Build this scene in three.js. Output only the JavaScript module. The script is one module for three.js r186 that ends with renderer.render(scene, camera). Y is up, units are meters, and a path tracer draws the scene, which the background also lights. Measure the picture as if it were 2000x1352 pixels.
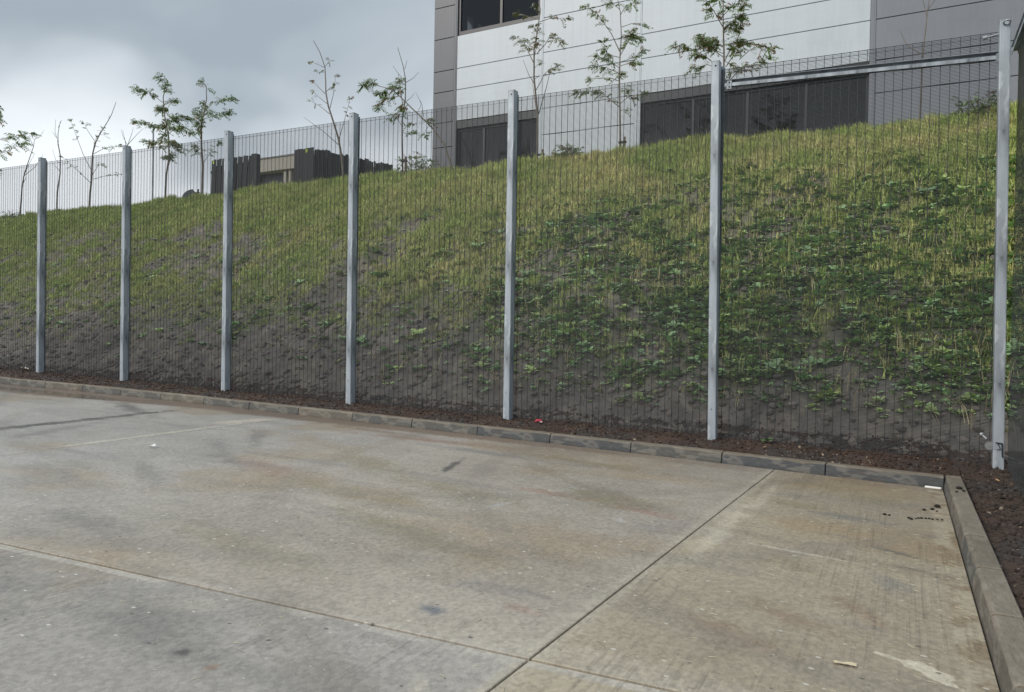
import * as THREE from 'three';
import { mergeGeometries } from 'three/addons/utils/BufferGeometryUtils.js';

// ---------------------------------------------------------------- camera, sky, sun, exposure
const scene = new THREE.Scene();
const camera = new THREE.PerspectiveCamera(50.72, 2000 / 1352, 0.05, 1500);
camera.position.set(-0.7154, 1.0777, 7.731);
camera.rotation.order = 'YXZ';
camera.rotation.set(-0.0131, 0.4902, 0.0189);

const renderer = new THREE.WebGLRenderer({ antialias: true });
renderer.toneMapping = THREE.LinearToneMapping;
renderer.toneMappingExposure = 1.42;
renderer.shadowMap.enabled = true;

// repeatable random numbers and noise
function rng(seed) { let s = seed >>> 0; return () => { s = (s + 0x6d2b79f5) | 0; let t = Math.imul(s ^ (s >>> 15), 1 | s); t = (t + Math.imul(t ^ (t >>> 7), 61 | t)) ^ t; return ((t ^ (t >>> 14)) >>> 0) / 4294967296; }; }
function hash(x, y) { let h = Math.imul(x, 374761393) ^ Math.imul(y, 668265263); h = Math.imul(h ^ (h >>> 13), 1274126177); return ((h ^ (h >>> 16)) >>> 0) / 4294967296; }
function vn(x, y) { const xi = Math.floor(x), yi = Math.floor(y), fx = x - xi, fy = y - yi, u = fx * fx * (3 - 2 * fx), v = fy * fy * (3 - 2 * fy); const a = hash(xi, yi), b = hash(xi + 1, yi), c = hash(xi, yi + 1), d = hash(xi + 1, yi + 1); return a + (b - a) * u + (c - a) * v + (a - b - c + d) * u * v; }
function fbm(x, y, n = 4) { let s = 0, a = 0.5, t = 0; for (let i = 0; i < n; i++) { s += a * vn(x + i * 17.3, y - i * 9.1); t += a; a *= 0.5; x = x * 2.03; y = y * 2.03; } return s / t; }
const cl = (v, a = 0, b = 1) => v < a ? a : v > b ? b : v;
const ss = (a, b, v) => { const t = cl((v - a) / (b - a)); return t * t * (3 - 2 * t); };
const lerp = (a, b, t) => a + (b - a) * t;
const mix3 = (a, b, t) => [lerp(a[0], b[0], t), lerp(a[1], b[1], t), lerp(a[2], b[2], t)];
const toS = v => Math.round(255 * cl(v <= 0.0031308 ? v * 12.92 : 1.055 * Math.pow(v, 1 / 2.4) - 0.055));

// overcast sky: banks of grey cloud, paler gaps, palest low down
function makeSky() {
  const W = 1024, H = 512, data = new Float32Array(W * H * 4);
  for (let j = 0; j < H; j++) {
    const el = ((j + 0.5) / H - 0.5) * Math.PI, y = Math.sin(el), c = Math.cos(el);
    for (let i = 0; i < W; i++) {
      const az = ((i + 0.5) / W - 0.5) * 2 * Math.PI, x = c * Math.cos(az), z = c * Math.sin(az), k = (j * W + i) * 4;
      const d = 1 / (Math.max(y, 0) + 0.28), px = x * d, pz = z * d;
      const w = fbm(px * 1.1 + 4, pz * 1.1 + 9, 3);
      let f = fbm(px * 1.25 + 2.2 * w + 37.7, pz * 2.0 + 1.4 * w + 3.7, 5);
      f = ss(0.27, 0.72, f);
      const g = fbm(px * 5 + w * 3, pz * 7, 4) - 0.5;
      const low = 1 - ss(0.12, 0.42, y);
      let v = mix3([0.27, 0.318, 0.362], [0.71, 0.75, 0.785], cl(0.40 * f + 0.60 * low * (0.35 + 0.75 * f) + 0.24 * g - 0.02));
      const up = ss(0.38, 1.0, y) * 1.25 + 1;                            // an overcast vault is brightest overhead
      v = v.map(q => q * up);
      if (y < 0) v = mix3(v, [0.20, 0.20, 0.19], ss(0, 0.08, -y));
      data[k] = v[0]; data[k + 1] = v[1]; data[k + 2] = v[2]; data[k + 3] = 1;
    }
  }
  const t = new THREE.DataTexture(data, W, H, THREE.RGBAFormat, THREE.FloatType);
  t.mapping = THREE.EquirectangularReflectionMapping; t.magFilter = t.minFilter = THREE.LinearFilter; t.needsUpdate = true;
  return t;
}
const sky = makeSky();
scene.background = sky; scene.environment = sky;
const sun = new THREE.DirectionalLight(0xfff6ea, 1.5);
sun.position.set(-24, 25, 27); sun.target.position.set(-7, 2, -3); sun.castShadow = true; sun.shadow.radius = 28;
sun.shadow.mapSize.set(4096, 4096);
Object.assign(sun.shadow.camera, { left: -45, right: 45, top: 45, bottom: -45, near: 1, far: 120 });
scene.add(sun, sun.target);

// ---------------------------------------------------------------- helpers
const used = {};
function numbered(n) { used[n] = (used[n] ?? -1) + 1; return used[n] ? n + '_' + String(used[n]).padStart(3, '0') : n; }
function tag(o, label, category, group, kind) { if (label) o.userData.label = label; if (category) o.userData.category = category; if (group) o.userData.group = group; if (kind) o.userData.kind = kind; return o; }
function base(name, x, y, z, turn = 0) { const g = new THREE.Group(); g.name = numbered(name); g.position.set(x, y, z); g.rotation.y = turn; scene.add(g); return g; }
function shadowed(m) { m.castShadow = true; m.receiveShadow = true; return m; }
function mesh(name, geo, mat, parent) { const m = shadowed(new THREE.Mesh(geo, mat)); m.name = parent ? name : numbered(name); (parent || scene).add(m); return m; }
function structure(o) { o.userData.kind = 'structure'; return o; }

class MB {                                                               // collects simple solids into one geometry
  constructor() { this.p = []; this.n = []; this.u = []; this.i = []; this.c = null; }
  v(x, y, z, nx, ny, nz, u = 0, w = 0) { this.p.push(x, y, z); this.n.push(nx, ny, nz); this.u.push(u, w); return this.p.length / 3 - 1; }
  quad(a, b, c, d, s = 1) {
    const e1 = [b[0] - a[0], b[1] - a[1], b[2] - a[2]], e2 = [d[0] - a[0], d[1] - a[1], d[2] - a[2]];
    let n = [e1[1] * e2[2] - e1[2] * e2[1], e1[2] * e2[0] - e1[0] * e2[2], e1[0] * e2[1] - e1[1] * e2[0]]; const l = Math.hypot(...n) || 1; n = n.map(q => q / l);
    const w = Math.hypot(...e1) * s, h = Math.hypot(...e2) * s, o = (a[0] * 1.7 + a[2] * 2.3) % 7, k = this.v(...a, ...n, o, a[1]); this.v(...b, ...n, o + w, a[1]); this.v(...c, ...n, o + w, a[1] + h); this.v(...d, ...n, o, a[1] + h);
    this.i.push(k, k + 1, k + 2, k, k + 2, k + 3); return this;
  }
  tri(a, b, c) { const k = this.quad(a, b, c, c); this.i.length -= 3; return k; }
  box(x0, x1, y0, y1, z0, z1) {
    const P = (x, y, z) => [x, y, z];
    this.quad(P(x0, y0, z1), P(x1, y0, z1), P(x1, y1, z1), P(x0, y1, z1)); this.quad(P(x1, y0, z0), P(x0, y0, z0), P(x0, y1, z0), P(x1, y1, z0));
    this.quad(P(x1, y0, z1), P(x1, y0, z0), P(x1, y1, z0), P(x1, y1, z1)); this.quad(P(x0, y0, z0), P(x0, y0, z1), P(x0, y1, z1), P(x0, y1, z0));
    this.quad(P(x0, y1, z1), P(x1, y1, z1), P(x1, y1, z0), P(x0, y1, z0)); this.quad(P(x0, y0, z0), P(x1, y0, z0), P(x1, y0, z1), P(x0, y0, z1)); return this;
  }
  tube(a, b, r0, r1 = r0, sides = 6, caps = false) {
    const d = new THREE.Vector3(b[0] - a[0], b[1] - a[1], b[2] - a[2]), L = d.length(); d.normalize();
    const e = Math.abs(d.y) < 0.9 ? new THREE.Vector3(0, 1, 0) : new THREE.Vector3(1, 0, 0), s = new THREE.Vector3().crossVectors(d, e).normalize(), t = new THREE.Vector3().crossVectors(s, d);
    const k = this.p.length / 3;
    for (let q = 0; q <= sides; q++) { const f = q / sides * Math.PI * 2, c = Math.cos(f), w = Math.sin(f), nx = s.x * c + t.x * w, ny = s.y * c + t.y * w, nz = s.z * c + t.z * w;
      this.v(a[0] + nx * r0, a[1] + ny * r0, a[2] + nz * r0, nx, ny, nz, q / sides * 0.2, 0); this.v(b[0] + nx * r1, b[1] + ny * r1, b[2] + nz * r1, nx, ny, nz, q / sides * 0.2, L); }
    for (let q = 0; q < sides; q++) { const o = k + q * 2; this.i.push(o, o + 1, o + 2, o + 1, o + 3, o + 2); }
    if (caps) for (const [P, R, sg] of [[a, r0, -1], [b, r1, 1]]) { const o = this.v(...P, d.x * sg, d.y * sg, d.z * sg); for (let q = 0; q <= sides; q++) { const f = q / sides * Math.PI * 2, c = Math.cos(f), w = Math.sin(f); this.v(P[0] + (s.x * c + t.x * w) * R, P[1] + (s.y * c + t.y * w) * R, P[2] + (s.z * c + t.z * w) * R, d.x * sg, d.y * sg, d.z * sg); } for (let q = 0; q < sides; q++) sg < 0 ? this.i.push(o, o + 1 + q, o + 2 + q) : this.i.push(o, o + 2 + q, o + 1 + q); }
    return this;
  }
  geo() { const g = new THREE.BufferGeometry(); g.setAttribute('position', new THREE.Float32BufferAttribute(this.p, 3)); g.setAttribute('normal', new THREE.Float32BufferAttribute(this.n, 3)); g.setAttribute('uv', new THREE.Float32BufferAttribute(this.u, 2)); if (this.c) g.setAttribute('color', new THREE.Float32BufferAttribute(this.c, 3)); g.setIndex(this.i); return g; }
  build(name, mat, parent) { return mesh(name, this.geo(), mat, parent); }
}
function tex(w, h, f, { srgb = true, wrap = true, rx = 1, ry = 1 } = {}) {  // f(i, j) -> linear rgb
  const d = new Uint8Array(w * h * 4);
  for (let j = 0; j < h; j++) for (let i = 0; i < w; i++) { const c = f(i, j), k = (j * w + i) * 4; if (srgb) { d[k] = toS(c[0]); d[k + 1] = toS(c[1]); d[k + 2] = toS(c[2]); } else { d[k] = 255 * cl(c[0]); d[k + 1] = 255 * cl(c[1]); d[k + 2] = 255 * cl(c[2]); } d[k + 3] = 255; }
  const t = new THREE.DataTexture(d, w, h); t.colorSpace = srgb ? THREE.SRGBColorSpace : THREE.NoColorSpace; t.magFilter = THREE.LinearFilter; t.minFilter = THREE.LinearMipmapLinearFilter; t.generateMipmaps = true;
  if (wrap) t.wrapS = t.wrapT = THREE.RepeatWrapping; t.repeat.set(rx, ry); t.needsUpdate = true; return t;
}
// noise that tiles over n cells
function tn(x, y, n) { const xi = Math.floor(x), yi = Math.floor(y), fx = x - xi, fy = y - yi, u = fx * fx * (3 - 2 * fx), v = fy * fy * (3 - 2 * fy), m = q => ((q % n) + n) % n; const a = hash(m(xi), m(yi)), b = hash(m(xi + 1), m(yi)), c = hash(m(xi), m(yi + 1)), d = hash(m(xi + 1), m(yi + 1)); return a + (b - a) * u + (c - a) * v + (a - b - c + d) * u * v; }
function tf(u, v, n, o = 4) { let s = 0, a = 0.5, t = 0; for (let i = 0; i < o; i++) { s += a * tn(u * n, v * n, n); t += a; a *= 0.5; n *= 2; } return s / t; }
const std = o => new THREE.MeshStandardMaterial(o);
const rgb = (r, g, b) => new THREE.Color().setRGB(r, g, b);

// ---------------------------------------------------------------- levels of the ground
const S = -0.0161;                                                       // the whole yard falls gently towards the corner
const yardY = x => S * x - 0.145;
const kerbPts = [[-40, 1.0], [-14.6, 0.74], [-12, 0.56], [-9.6, 0.50], [-7.6, 0.51], [-5.7, 0.52], [-3.9, 0.52], [-2, 0.57], [-0.38, 0.62], [2, 0.62]];
function kerbZ(x) { for (let i = 1; i < kerbPts.length; i++) if (x <= kerbPts[i][0]) { const a = kerbPts[i - 1], b = kerbPts[i]; return lerp(a[1], b[1], (x - a[0]) / (b[0] - a[0])); } return 0.62; }
function bankY(x, z) {                                                   // soil strip, bank, crest, plateau
  const b = S * x + 0.02, t = cl((-z - 0.3) / 7.8);
  let y = b + (5.55 - b) * t;
  const over = -z - 8.1; y -= 0.30 * Math.exp(-over * over * 0.9);        // rounded crest
  const amp = ss(0.1, 1.2, -z);
  y += amp * ((fbm(x * 0.55, z * 0.55 + 4, 3) - 0.5) * 0.42 + (fbm(x * 2.6 + 9, z * 2.2, 3) - 0.5) * 0.20 + (fbm(x * 7 + 2, z * 5, 3) - 0.5) * 0.09);
  if (z > -0.3) y = b + (z + 0.3) * -0.035 + (fbm(x * 3.1, z * 3.1, 3) - 0.5) * 0.035;
  return y;
}

// ---------------------------------------------------------------- ground sheet
structure(mesh('ground', new THREE.PlaneGeometry(1600, 1600).rotateX(-Math.PI / 2).translate(0, -0.75, 0), std({ color: rgb(0.09, 0.085, 0.05), roughness: 1 })));

// ---------------------------------------------------------------- concrete yard: slabs with open joints
const jA = z => -1.715 - 0.0355 * z, jB = x => 5.15 - 0.093 * x, jC = z => -7.62 + 0.03 * z;
// brown silt, wet marks, tyre smears and repairs of the yard, by place: [x, z, half length, half width, turn, tint rgb, strength, wet]
const OLIVE = [0.21, 0.185, 0.115], BROWN = [0.20, 0.135, 0.085], GREY = [0.17, 0.165, 0.15], DARK = [0.10, 0.096, 0.085], PALE = [0.50, 0.46, 0.36], WHITE = [0.48, 0.47, 0.44], RUST = [0.24, 0.15, 0.11], BLUE = [0.13, 0.14, 0.15];
const MARKS = [
  [-4.2, 2.28, 0.42, 0.05, 1.28, DARK, 0.8, 0.3], [-9.15, 2.7, 1.9, 0.13, 1.50, DARK, 0.75, 0.5], [-9.9, 1.45, 1.2, 0.14, 0.35, DARK, 0.45, 0.6],
  [-2.62, 2.67, 0.45, 0.28, 0.4, OLIVE, 0.65, 0.1], [-3.6, 3.1, 0.6, 0.2, 0.2, OLIVE, 0.5, 0.1], [-2.2, 2.9, 0.3, 0.08, 0.2, RUST, 0.5, 0], [-3.0, 2.75, 0.4, 0.09, 0.1, RUST, 0.45, 0],
  [-4.9, 2.6, 0.7, 0.25, 0.5, OLIVE, 0.5, 0], [-5.4, 3.3, 0.6, 0.18, 0.3, RUST, 0.35, 0], [-4.3, 3.6, 0.8, 0.2, 0.1, OLIVE, 0.5, 0.1], [-3.3, 4.2, 0.9, 0.22, 0.3, OLIVE, 0.5, 0],
  [-3.4, 1.35, 0.8, 0.12, 0.1, OLIVE, 0.55, 0], [-5.2, 1.2, 1.0, 0.12, -0.1, RUST, 0.55, 0.1], [-4.4, 1.5, 0.8, 0.1, 0.1, GREY, 0.5, 0],
  [-2.48, 5.12, 0.07, 0.045, 0.3, BLUE, 0.8, 0], [-2.15, 4.9, 0.12, 0.045, 0.1, RUST, 0.4, 0], [-2.32, 3.2, 0.05, 0.07, 0, WHITE, 0.4, 0.2], [-3.16, 3.3, 0.035, 0.12, 0.25, WHITE, 0.75, 0.6],
  [-1.35, 2.0, 0.3, 0.12, 0.3, OLIVE, 0.55, 0], [-1.0, 2.2, 0.3, 0.1, 0.1, GREY, 0.55, 0], [-0.9, 1.45, 0.3, 0.22, 0.5, OLIVE, 0.5, 0], [-1.1, 4.35, 0.3, 0.1, 0.5, BROWN, 0.4, 0], [-0.85, 4.1, 0.3, 0.07, 0.9, BROWN, 0.4, 0], [-1.3, 4.7, 0.3, 0.12, 0.4, BROWN, 0.42, 0], [-0.72, 3.6, 0.2, 0.1, 0.8, GREY, 0.5, 0], [-1.25, 3.5, 0.3, 0.14, 0.9, OLIVE, 0.4, 0],
  [-0.72, 2.95, 0.16, 0.035, 0.4, DARK, 0.55, 0], [-0.66, 3.25, 0.12, 0.025, 0.2, DARK, 0.5, 0], [-1.2, 3.28, 0.36, 0.018, 0.10, PALE, 0.6, 0], [-1.7, 3.0, 0.08, 0.9, 0, PALE, 0.42, 0], [-1.62, 1.8, 0.06, 0.8, 0, PALE, 0.3, 0],
  [-0.62, 4.60, 0.13, 0.05, 0.45, PALE, 0.95, 0], [-0.72, 4.56, 0.09, 0.02, 0.2, PALE, 0.9, 0], [-0.56, 4.68, 0.07, 0.022, 0.5, PALE, 0.95, 0],
  [-7.6, 2.9, 0.06, 1.5, -0.05, PALE, 0.55, 0], [-7.75, 1.3, 0.16, 0.5, 0.3, PALE, 0.6, 0], [-6.7, 2.2, 0.7, 0.12, 0.8, GREY, 0.5, 0.2], [-6.3, 3.0, 0.9, 0.14, 0.6, GREY, 0.45, 0.1], [-5.9, 4.0, 0.7, 0.12, 0.5, GREY, 0.4, 0.1],
  [-3.3, 5.85, 0.6, 0.2, 0.3, GREY, 0.5, 0.1], [-2.4, 5.8, 0.3, 0.1, 0.5, GREY, 0.4, 0], [-2.1, 5.75, 0.16, 0.05, 0.9, PALE, 0.35, 0], [-3.0, 5.95, 0.035, 0.03, 0, DARK, 0.8, 0.6], [-2.82, 5.98, 0.03, 0.04, 0.2, BROWN, 0.6, 0], [-4.3, 6.0, 0.5, 0.25, 0.2, GREY, 0.5, 0.2], [-2.0, 6.1, 0.25, 0.1, 0.5, BROWN, 0.3, 0],
  [-6.2, 1.0, 0.9, 0.1, 0.05, BROWN, 0.5, 0.1], [-11.5, 2.4, 1.4, 0.2, 0.6, GREY, 0.45, 0.3], [-8.6, 3.2, 0.8, 0.12, 1.2, GREY, 0.4, 0.2], [-5.0, 5.1, 0.6, 0.15, 0.1, GREY, 0.45, 0.1], [-3.9, 4.9, 0.8, 0.2, 0.2, OLIVE, 0.35, 0],
];
// tyre sweeps: [centre x, centre z, radius, half width, strength, tint]
const ARCS = [[-0.2, 1.0, 3.9, 0.13, 0.40, [0.21, 0.19, 0.155]], [-0.2, 1.0, 5.3, 0.15, 0.38, [0.21, 0.19, 0.155]], [-6.5, -1.5, 5.6, 0.12, 0.34, [0.20, 0.185, 0.155]], [-6.5, -1.5, 7.1, 0.13, 0.34, [0.20, 0.185, 0.155]], [-8.5, 9.5, 5.2, 0.10, 0.32, [0.42, 0.39, 0.33]], [-1.5, 9.6, 4.4, 0.12, 0.30, [0.40, 0.37, 0.30]], [0.6, -3.0, 6.4, 0.10, 0.36, [0.20, 0.165, 0.12]]];
function yardLow(x, z) {                                                 // coarse colour: -> [r, g, b, wet, broom strength, roughness]
  const big = fbm(x * 0.55 + 3, z * 0.55, 3), mid = fbm(x * 2.2, z * 1.5 + 7, 4);
  const swirl = fbm(x * 1.2 + mid * 1.5, z * 3.2 - mid * 1.1, 4), flake = fbm(x * 9 + swirl * 3, z * 13, 3);
  const right = ss(-0.05, 0.05, x - jA(z)), front = ss(-0.03, 0.03, z - jB(x)), left = ss(-3.5, -7.5, x);
  let c = mix3([0.300, 0.272, 0.226], [0.305, 0.291, 0.264], left);
  c = mix3(c, [0.268, 0.256, 0.232], front * (1 - right) * 0.8);
  c = mix3(c, [0.296, 0.259, 0.191], right);
  const brush = (0.25 + 0.75 * Math.max(right * 0.7, front * 0.8)) * ss(0.40, 0.62, fbm(x * 2.1 + 31, z * 1.3, 3));
  const k = 1 + (big - 0.5) * 0.26 + (mid - 0.5) * 0.16 + (swirl - 0.5) * 0.30 + (flake - 0.5) * 0.10;
  c = c.map(q => q * k);
  const tanp = ss(0.50, 0.72, fbm(x * 0.9 + 60, z * 1.1 + 14, 4)); c = mix3(c, [c[0] * 0.92, c[1] * 0.84, c[2] * 0.72], tanp * 0.95);
  const smear = ss(0.58, 0.78, fbm(x * 1.0 + 80 + swirl, z * 4.2 + 20, 4)); c = mix3(c, GREY, smear * 0.36);
  let rough = 0.78 - 0.24 * left, wet = 0;
  const ex = (fbm(x * 7, z * 7, 3) - 0.5) * 1.3 + (fbm(x * 30 + 4, z * 30, 2) - 0.5) * 1.1;
  for (const m of MARKS) { const dx = x - m[0], dz = z - m[1]; if (dx * dx + dz * dz > 6) continue; const co = Math.cos(m[4]), si = Math.sin(m[4]), a = (dx * co + dz * si) / m[2], b = (-dx * si + dz * co) / m[3], r = Math.sqrt(a * a + b * b) + ex * 0.7; const hard = m[6] > 0.85, s = Math.min(0.95, m[6] * (hard ? 1 : 1.25)) * (1 - ss(hard ? 0.85 : 0.1, hard ? 1.0 : 1.25, r)); if (s > 0) { c = mix3(c, [m[5][0] * k, m[5][1] * k, m[5][2] * k], s); wet = Math.max(wet, s * m[7]); } }
  // silt washed against the kerbs, damp to the left
  const dk = z - kerbZ(x) - (0.25 + 0.14 * ss(-3, -9, x) + 0.42 * ss(-9, -13, x)), silt = (1 - ss(-0.07, 0.09, dk + ex * 0.10)) * (0.30 + 0.66 * ss(-1.6, -5, x));
  c = mix3(c, [0.178 * k, 0.136 * k, 0.100 * k], silt);
  const pool = ss(-8.6, -12, x) * (1 - ss(0.0, 0.14, Math.abs(z - kerbZ(x) - 0.45) - 0.10 + ex * 0.09)) * ss(-9.5, -11.5, x); wet = Math.max(wet, pool, silt * 0.25 * ss(-5, -9, x));
  const dr = -0.385 - x; if (dr < 0.14 && z > 0.7) c = mix3(c, mix3([0.40, 0.36, 0.27], [0.22, 0.165, 0.10], ss(0.4, 0.66, fbm(x * 8, z * 9, 3))), 0.6 * (1 - ss(0.09, 0.13, dr + ex * 0.02)));
  // pale repair mortar beside the front joint
  const dj = z - jB(x), seam = Math.abs(dj); if (seam < 0.1) { const patch = ss(0.36, 0.50, fbm(x * 2.3 + 5 + (dj > 0 ? 40 : 0), 2.5, 3)); const s = (1 - ss(0.05, 0.062, seam + ex * 0.008)) * (dj > 0 ? 0.75 * patch : 0.3 * patch); c = mix3(c, [0.385, 0.365, 0.315], s); }
  const ja = Math.abs(x - jA(z)); if (ja < 0.1) c = mix3(c, [0.40, 0.37, 0.29], 0.4 * (1 - ss(0.02, 0.09, ja + ex * 0.03)));
  for (const [ax, az, rad, wid, st, tint] of ARCS) { const d = Math.abs(Math.hypot(x - ax, z - az) - rad + ex * 0.05) / wid; if (d < 1.2) c = mix3(c, [tint[0] * k, tint[1] * k, tint[2] * k], st * (1 - ss(0.3, 1.1, d)) * ss(0.3, 0.55, fbm(x * 0.9 + rad, z * 0.9, 3))); }
  const dark = 1 - 0.42 * wet; return [c[0] * dark, c[1] * dark * 0.975, c[2] * dark * 0.972, wet, brush, lerp(rough, 0.02, wet * wet)];
}
function yardFine(x, z, L, out) {                                        // grit, brush lines, chips on top of the coarse colour
  const fine = fbm(x * 62, z * 50, 3), grit = hash(Math.floor(x * 300), Math.floor(z * 300)), broom = vn(x * 85, z * 1.9) * 0.55 + vn(x * 190, z * 4 + 5) * 0.45, dry = 1 - L[3];
  const k = 1 + (fine - 0.5) * 0.55 + (grit - 0.5) * 0.14 - Math.max(0, broom - 0.55) * 0.95 * L[4] + Math.max(0, 0.4 - broom) * 0.25 * L[4];
  let r = L[0] * k, gg = L[1] * k, b = L[2] * k;
  const cx = Math.floor(x * 20), cz = Math.floor(z * 20), hq = hash(cx + 7, cz * 3 + 1); if (hq > 0.935) { const ox = (cx + 0.2 + 0.6 * hash(cx, cz + 9)) / 20, oz = (cz + 0.2 + 0.6 * hash(cx + 5, cz)) / 20, sz = 0.35 + 1.2 * hash(cx + 2, cz + 2), e = (fine - 0.5) * 0.006, d = Math.hypot((x - ox) * 0.6, z - oz) / sz, s = 0.85 * (1 - ss(0.0025, 0.006, d + e)); const t = hq > 0.955 ? [0.56, 0.53, 0.46] : [0.08, 0.074, 0.066]; r = lerp(r, t[0], s); gg = lerp(gg, t[1], s); b = lerp(b, t[2], s); }
  const sx = Math.floor(x * 9), sz = Math.floor(z * 9), hs = hash(sx + 31, sz + 17); if (hs > 0.88) { const an = hash(sx, sz) * 1.2 - 0.2, ox = (sx + 0.5) / 9, oz = (sz + 0.5) / 9, dx = x - ox, dz = z - oz, a = dx * Math.cos(an) + dz * Math.sin(an), q = -dx * Math.sin(an) + dz * Math.cos(an), s = (1 - ss(0.02, 0.045, Math.abs(a))) * (1 - ss(0.001, 0.004, Math.abs(q) + (fine - 0.5) * 0.006)) * 0.5; const t = hs > 0.94 ? 1.35 : 0.55; r *= lerp(1, t, s); gg *= lerp(1, t, s); b *= lerp(1, t, s); }
  out[0] = r; out[1] = gg; out[2] = b; out[3] = cl(L[5] + (fine - 0.5) * 0.2 * dry, 0.05, 1); out[4] = cl(0.5 + ((fine - 0.5) * 0.7 + (grit - 0.5) * 0.25 + (broom - 0.5) * 0.45 * L[4]) * dry);
}
const yard = structure(base('concrete_yard', 0, 0, 0));
const yardBed = std({ color: rgb(0.05, 0.045, 0.04), roughness: 1 });
function slab(poly, W, H, detail = true) {                               // four corners (x, z), anticlockwise from far left
  const xs = poly.map(q => q[0]), zs = poly.map(q => q[1]), x0 = Math.min(...xs), x1 = Math.max(...xs), z0 = Math.min(...zs), z1 = Math.max(...zs);
  const col = new Uint8Array(W * H * 4), rg = new Uint8Array(W * H * 4);
  const q3 = 3, w3 = Math.ceil(W / q3) + 2, h3 = Math.ceil(H / q3) + 2, coarse = new Float32Array(w3 * h3 * 6), A = [0, 0, 0, 0, 0, 0], r = [0, 0, 0, 0, 0];
  for (let j = 0; j < h3; j++) for (let i = 0; i < w3; i++) coarse.set(yardLow(lerp(x0, x1, i * q3 / W), lerp(z0, z1, j * q3 / H)), (j * w3 + i) * 6);
  for (let j = 0; j < H; j++) for (let i = 0; i < W; i++) { const a = (i + 0.5) / q3, b = (j + 0.5) / q3, ai = a | 0, bi = b | 0, fa = a - ai, fb = b - bi, o = (bi * w3 + ai) * 6, o2 = o + w3 * 6; for (let q = 0; q < 6; q++) A[q] = (coarse[o + q] * (1 - fa) + coarse[o + 6 + q] * fa) * (1 - fb) + (coarse[o2 + q] * (1 - fa) + coarse[o2 + 6 + q] * fa) * fb; yardFine(lerp(x0, x1, (i + 0.5) / W), lerp(z0, z1, (j + 0.5) / H), A, r); const k = (j * W + i) * 4; col[k] = toS(r[0]); col[k + 1] = toS(r[1]); col[k + 2] = toS(r[2]); rg[k] = rg[k + 2] = 255 * r[4]; rg[k + 1] = 255 * r[3]; col[k + 3] = rg[k + 3] = 255; }
  const mk = (d, s) => { const t = new THREE.DataTexture(d, W, H); t.colorSpace = s ? THREE.SRGBColorSpace : THREE.NoColorSpace; t.magFilter = THREE.LinearFilter; t.minFilter = THREE.LinearMipmapLinearFilter; t.generateMipmaps = true; t.needsUpdate = true; return t; };
  const bumpD = new Uint8Array(rg); for (let q = 0; q < bumpD.length; q += 4) bumpD[q + 1] = bumpD[q + 2] = bumpD[q];
  const mat = std({ map: mk(col, true), roughnessMap: mk(rg, false), bumpMap: mk(bumpD, false), bumpScale: 0.003, roughness: 1 });
  const m = new MB(), ch = 0.003, cx = xs.reduce((a, b) => a + b) / 4, cz = zs.reduce((a, b) => a + b) / 4;
  const inn = poly.map(([x, z]) => [x + Math.sign(cx - x) * ch, z + Math.sign(cz - z) * ch]);
  const top = inn.map(([x, z]) => [x, yardY(x), z]), rim = poly.map(([x, z]) => [x, yardY(x) - ch, z]), low = poly.map(([x, z]) => [x, yardY(x) - 0.11, z]);
  m.quad(top[0], top[1], top[2], top[3]);
  for (let q = 0; q < 4; q++) { const w = (q + 1) % 4; m.quad(rim[q], rim[w], top[w], top[q]); m.quad(low[q], low[w], rim[w], rim[q]); }
  for (let q = 0; q < m.p.length / 3; q++) { m.u[q * 2] = (m.p[q * 3] - x0) / (x1 - x0); m.u[q * 2 + 1] = (m.p[q * 3 + 2] - z0) / (z1 - z0); }
  return m.build('slab', mat, yard);
}
const g = 0.005, gB = 0.014;
// corners in the order near left, near right, far right, far left so that the top faces up
slab([[jA(jB(-1.9)) + g, jB(-1.9) - gB], [-0.382, jB(-0.38) - gB], [-0.382, 0.60], [jA(0.6) + g, 0.55]], 900, 2048);
slab([[jC(5.8) + g, jB(-7.45) - gB], [jA(jB(-1.9)) - g, jB(-1.9) - gB], [jA(0.5) - g, 0.54], [jC(0.5) + g, 0.48]], 2048, 1700);
slab([[jC(6) + g, 8.6], [jA(8.6) - g, 8.6], [jA(jB(-1.9)) - g, jB(-1.9) + g], [jC(5.8) + g, jB(-7.45) + g]], 2048, 1300);
slab([[jA(8.6) + g, 8.6], [-0.382, 8.6], [-0.382, jB(-0.38) + g], [jA(jB(-1.9)) + g, jB(-1.9) + g]], 768, 1024);
slab([[-18.4, 5.95], [jC(5.8) - g, jB(-7.45) - g], [jC(0.5) - g, 0.48], [-18.4, 0.6]], 2048, 1024);
slab([[-18.4, 12.6], [jC(6) - g, 12.6], [jC(5.8) - g, jB(-7.45) + g], [-18.4, 5.95 + 2 * g]], 512, 512);
slab([[jC(6) + g, 12.6], [-0.382, 12.6], [-0.382, 8.6 + 2 * g], [jC(6) + g, 8.6 + 2 * g]], 512, 256);
slab([[-30, 12.6], [-18.4 - 2 * g, 12.6], [-18.4 - 2 * g, 0.6], [-30, 0.8]], 512, 512);
{ const b = new MB(); const p = [[-30, 12.7], [-0.3, 12.7], [-0.3, 0.4], [-30, 0.4]].map(([x, z]) => [x, yardY(x) - 0.035, z]); b.quad(...p); b.build('joint_filler', yardBed, yard); }

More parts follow.
